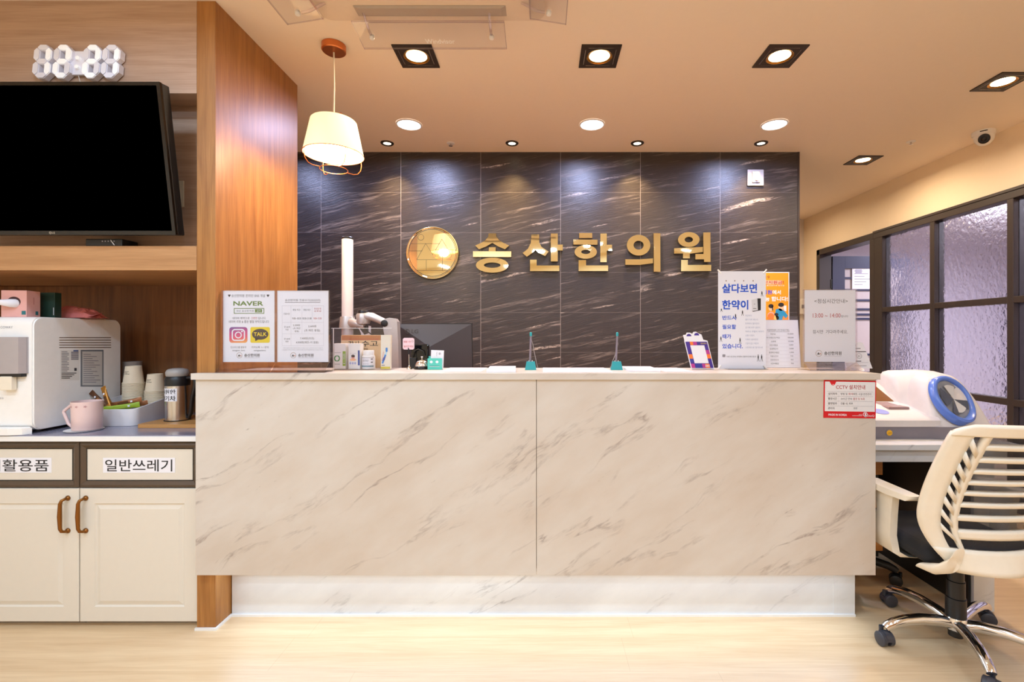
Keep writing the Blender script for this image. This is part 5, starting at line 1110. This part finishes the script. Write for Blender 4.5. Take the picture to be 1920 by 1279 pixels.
# mouth frame: ellipse in the slanted front plane
MC = Vector(L(1.928, 2.236, DT+.184)); ang = math.atan2(.118,.24)
MR = Matrix.Translation(MC) @ Matrix.Rotation(-ang-.05, 4, 'X') @ Matrix.Rotation(math.radians(8), 4, 'Z')
def oval(ro, y, i, n=48, lip=0.0):
    a = 2*PI*i/n; sn = math.sin(a)
    return MR @ Vector((.92*ro*math.cos(a), y-lip*max(0,-sn)**2, ro*sn*(1.13-.07*sn)))
b = MB()
b.loft([[oval(ro, y, i, lip=lp) for i in range(48)] for ro, y, lp in ((.083,.012,0),(.083,-.002,0),(.087,-.009,.004),(.096,-.011,.012),(.105,-.005,.014),(.108,.020,0))], BPB, cap=False); b.build('tunnel_ring', t, smooth=60)
CUF = mat('cuff_grey', rgb(150,148,150), .55); CUD = mat('cuff_slate', rgb(70,74,86), .6)
b = MB(); b.loft([[oval(ro, y+.004*math.sin(3*2*PI*i/48+ph)*(ro/.08), i) for i in range(48)] for ro, y, ph in ((.0835,.006,0),(.074,.004,.3),(.058,.007,.5),(.036,.010,.8),(.004,.013,1))], CUF, cap=False); b.build('cuff_liner', t, smooth=60)
b = MB()
for a0, a1, r_, m_ in ((140,215,.070,CUD),(238,262,.074,CUD),(262,318,.062,mat('cuff_pale',rgb(196,194,194),.5)),(318,352,.074,CUD),(60,118,.060,mat('cuff_pale',rgb(196,194,194),.5))):
    pts = [oval(r_, -.004, (a0+(a1-a0)*i/8)/7.5) for i in range(9)]+[MR @ Vector((.004,.002,-.006))]
    b.faces(pts,[tuple(range(10))],m_)
b.build('cuff_folds', t)

# ------------------------------------------------------------------ office chairs
CHW = mat('chair_ivory', rgb(240,230,212), .34); SEATM = mat('seat_black_cloth', rgb(26,27,32), .85); CAST = mat('caster_grey', rgb(58,58,66), .4)
def caster(par, x, y, yaw, m_):
    b = MB(); M = T(x,y,0,rz=yaw)
    for s in (-1,1): b.lathe([(.018,s*.007),(.0255,s*.008),(.0265,s*.012),(.0265,s*.022),(.022,s*.025),(.0001,s*.025)], m_, M=M @ T(0,0,.0268,rx=90), n=24, cap=False)
    b.prism([(.026*math.cos(math.radians(a)),.028+.028*math.sin(math.radians(a))) for a in range(-10,200,15)], -.010, .010, m_, M=M)
    b.tube([(.018,0,.045),(.018,0,.066)], .008, m_, M=M)
    return b.build('caster', par, smooth=40)
def base5(t, cx, cy, angs, R, legm, colm, mc, hub=.085):
    for a in angs:
        a = math.radians(a); c, s = math.cos(a), math.sin(a)
        b = MB(); b.tube([(cx+r*c, cy+r*s, z) for r, z in ((.025,hub),(.07,hub+.010),(.14,hub+.016),(.20,hub+.012),(R-.03,hub+.002),(R-.005,hub-.010),(R+.004,.068))], [.021,.021,.020,.019,.018,.017,.015], legm, 14); b.build('leg', t, smooth=60)
    b = MB(); b.lathe([(.026,hub-.028),(.034,hub-.02),(.036,hub+.02),(.033,hub+.026)], legm, M=T(cx,cy,0), n=32); b.build('hub', t, smooth=40)
    b = MB(); b.lathe([(.033,hub+.022),(.033,hub+.10),(.0295,hub+.102),(.0295,hub+.165),(.026,hub+.167),(.026,hub+.25),(.02,hub+.28)], colm, M=T(cx,cy,0), n=32); b.lathe([(.024,hub-.05),(.024,hub-.027)], colm, M=T(cx,cy,0), n=24); b.build('gas_column', t, smooth=40)
OX, OY = 1.615, 1.86
t = thing('office_chair', 'white slatted back office chair with chrome base beside the counter', 'office chair', (OX,OY,0))
A5 = (181, 248, 318, 28, 103); RL = (.285,.29,.30,.285,.27)
base5(t, 0, 0, A5, .275, CHROME, BLACK, CAST)
for a, yaw in zip(A5, (95, 40, -20, 150, 175)):
    a = math.radians(a); caster(t, .28*math.cos(a), .28*math.sin(a), yaw, CAST)
b = MB(); b.box((-.09,-.10,.335),(.09,.12,.362),BLACK,.006); b.build('tilt_mechanism', t)
b = MB(); b.box((-.213,-.118,.362),(.213,.27,.432),SEATM); o = b.build('seat', t, smooth=60)
bv = o.modifiers.new('round', 'BEVEL'); bv.width = .03; bv.segments = 4
def surf(u, v):
    z = .362+v*(.91-.362)
    hw = .135+.129*math.sin(min(1, v/.42)*PI/2) if v < .42 else .264-.016*((v-.42)/.58)**2
    yc = -.205+.02*math.sin(v/.42*PI) if v < .42 else -.205-.135*((v-.42)/.58)**1.25
    if v < .12: yc += .0
    return Vector((u*hw*(1-.10*max(0,(v-.93)/.07)**2*abs(u)**3), yc+.052*u*u, z))
def patch(b, q, nu, nv, m_):
    """q = four (u, v) corners"""
    vs_, fs = [], []
    for j in range(nv+1):
        for i in range(nu+1):
            f, g = i/nu, j/nv
            u = (q[0][0]*(1-f)+q[1][0]*f)*(1-g)+(q[3][0]*(1-f)+q[2][0]*f)*g
            v = (q[0][1]*(1-f)+q[1][1]*f)*(1-g)+(q[3][1]*(1-f)+q[2][1]*f)*g
            vs_.append(surf(u, v))
    for j in range(nv):
        for i in range(nu): fs.append((j*(nu+1)+i, j*(nu+1)+i+1, (j+1)*(nu+1)+i+1, (j+1)*(nu+1)+i))
    b.faces(vs_, fs, m_)
def rail(b, ua, ub, v0, v1, nu, nv, dy=0.0):
    vs_ = []
    for j in range(nv+1):
        v = v0+(v1-v0)*j/nv
        for i in range(nu+1): vs_.append(surf(ua(v)+(ub(v)-ua(v))*i/nu, v)+Vector((0,dy,0)))
    b.faces(vs_, [(j*(nu+1)+i, j*(nu+1)+i+1, (j+1)*(nu+1)+i+1, (j+1)*(nu+1)+i) for j in range(nv) for i in range(nu)], CHW)
SL = [(.932,.875),(.848,.788),(.764,.706),(.684,.627),(.606,.550),(.530,.470),(.446,.382),(.352,.282),(.224,.154)]
b = MB()
for s in (-1, 1):
    def pt(u): return s*u
    rail(b, lambda v: s*.76, lambda v: s*1.0, .10, .95, 3, 30, .004)
    rail(b, lambda v: s*(.57+.005*v), lambda v: s*(.64+.02*v), .10, .95, 1, 24, .003)
    for za, zb in SL[:-1]: patch(b, [(s*.64,zb-.085),(s*.77,zb),(s*.77,zb+.045),(s*.64,zb-.045)], 2, 1, CHW)
rail(b, lambda v: -(1.0 if v < .95 else 1-.16*((v-.95)/.05)**2.2), lambda v: (1.0 if v < .95 else 1-.16*((v-.95)/.05)**2.2), .935, 1.0, 24, 8)
rail(b, lambda v: -1.0, lambda v: 1.0, .0, .152, 24, 5)
for (za, zb), (zc, zd) in zip(SL[:-1], SL[1:]):
    rail(b, lambda v: -.585, lambda v: .585, zc, zb, 20, 3, .002)
o = b.build('backrest_frame', t, smooth=60, fix=True); solid(o, .017, 0)
# rails wrap round below the seat
for s in (-1, 1):
    b = MB(); secs = []
    for x, y, z, hx, hz in ((.150,-.182,.430,.022,.030),(.160,-.176,.395,.026,.038),(.185,-.140,.362,.022,.026),(.205,-.085,.352,.016,.014)):
        secs.append([(s*(x+hx*math.cos(a)), y+.014*math.sin(a)*0-.012*math.sin(a), z+hz*math.sin(a)) for a in [2*PI*q/12 for q in range(12)]])
    b.loft(secs, CHW); b.build('back_bracket', t, smooth=60)
MESHM = NT('back_mesh'); x_, y_, z_ = MESHM.xyz()
def stripes(c, f): return MESHM.math('GREATER_THAN', MESHM.math('FRACT', MESHM.math('MULTIPLY', c, f)), .56)
d1_ = MESHM.math('ADD', x_, z_); d2_ = MESHM.math('SUBTRACT', x_, z_)
hole = MESHM.math('MULTIPLY', stripes(d1_, 230), stripes(d2_, 230))
tr_ = MESHM.n('ShaderNodeBsdfTransparent'); MESHM.P(Base_Color=rgb(46,44,48), Roughness=.8)
mx_ = MESHM.n('ShaderNodeMixShader', {0: hole, 1: MESHM.bsdf.outputs[0], 2: tr_.outputs[0]}); MESHM.t.links.new(mx_.outputs[0], MESHM.out.inputs[0])
b = MB(); vs_, fs = [], []
for j in range(13):
    for i in range(17):
        p = surf((i/8-1)*.90, .10+.86*j/12); p.y += .016; vs_.append(p)
for j in range(12):
    for i in range(16): fs.append((j*17+i, j*17+i+1, (j+1)*17+i+1, (j+1)*17+i))
b.faces(vs_, fs, MESHM.m); o = b.build('back_mesh', t, smooth=80)
for s in (-1, 1):
    b = MB(); x = s*.2365
    b.loft([[(x+s*w0,y,z),(x+s*w0,y,z+h),(x-s*w0,y,z+h),(x-s*w0,y,z)] for y, w0, z, h in ((-.095,.016,.597,.010),(-.085,.027,.588,.021),(.0,.031,.583,.024),(.14,.031,.583,.024),(.165,.02,.590,.014))], CHW)
    b.build('armrest', t, smooth=50)
    b = MB(); secs = []
    for z, xo, yo, wy, wx in ((.585,s*.236,.045,.050,.013),(.50,s*.232,.050,.040,.014),(.42,s*.236,.055,.045,.014),(.36,s*.232,.055,.055,.014),(.340,s*.200,.055,.055,.016),(.334,s*.120,.055,.05,.012)):
        secs.append([(xo-wx,yo-wy,z),(xo+wx,yo-wy,z),(xo+wx,yo+wy,z),(xo-wx,yo+wy,z)])
    b.loft(secs, CHW); o = b.build('armrest_post', t, smooth=60)
# black staff chair behind the counter
t = thing('staff_chair', 'black office chair of the staff behind the marble counter', 'office chair', (1.464,2.457,0))
base5(t, 0, 0, (328, 40, 112, 184, 256), .29, BLACK, BLACK, BLACK)
for a in (328, 40, 112, 184, 256): caster(t, .29*math.cos(math.radians(a)), .29*math.sin(math.radians(a)), a, BLACK)
b = MB(); b.box((-.148,-.16,.33),(.148,.20,.41),SEATM); o = b.build('seat', t, smooth=60); bv = o.modifiers.new('round', 'BEVEL'); bv.width = .03; bv.segments = 4
b = MB(); b.loft([[(-.17,y,z),(.17,y,z),(.17,y+.04,z),(-.17,y+.04,z)] for y, z in ((.285,.50),(.27,.56),(.28,.72),(.30,.86),(.31,.90))], SEATM); b.build('backrest', t, smooth=60)
b = MB(); b.tube([(0,.12,.325),(0,.27,.34),(0,.335,.40),(0,.325,.55)], .02, BLACK); b.build('back_support', t, smooth=60)
glyphs_done()
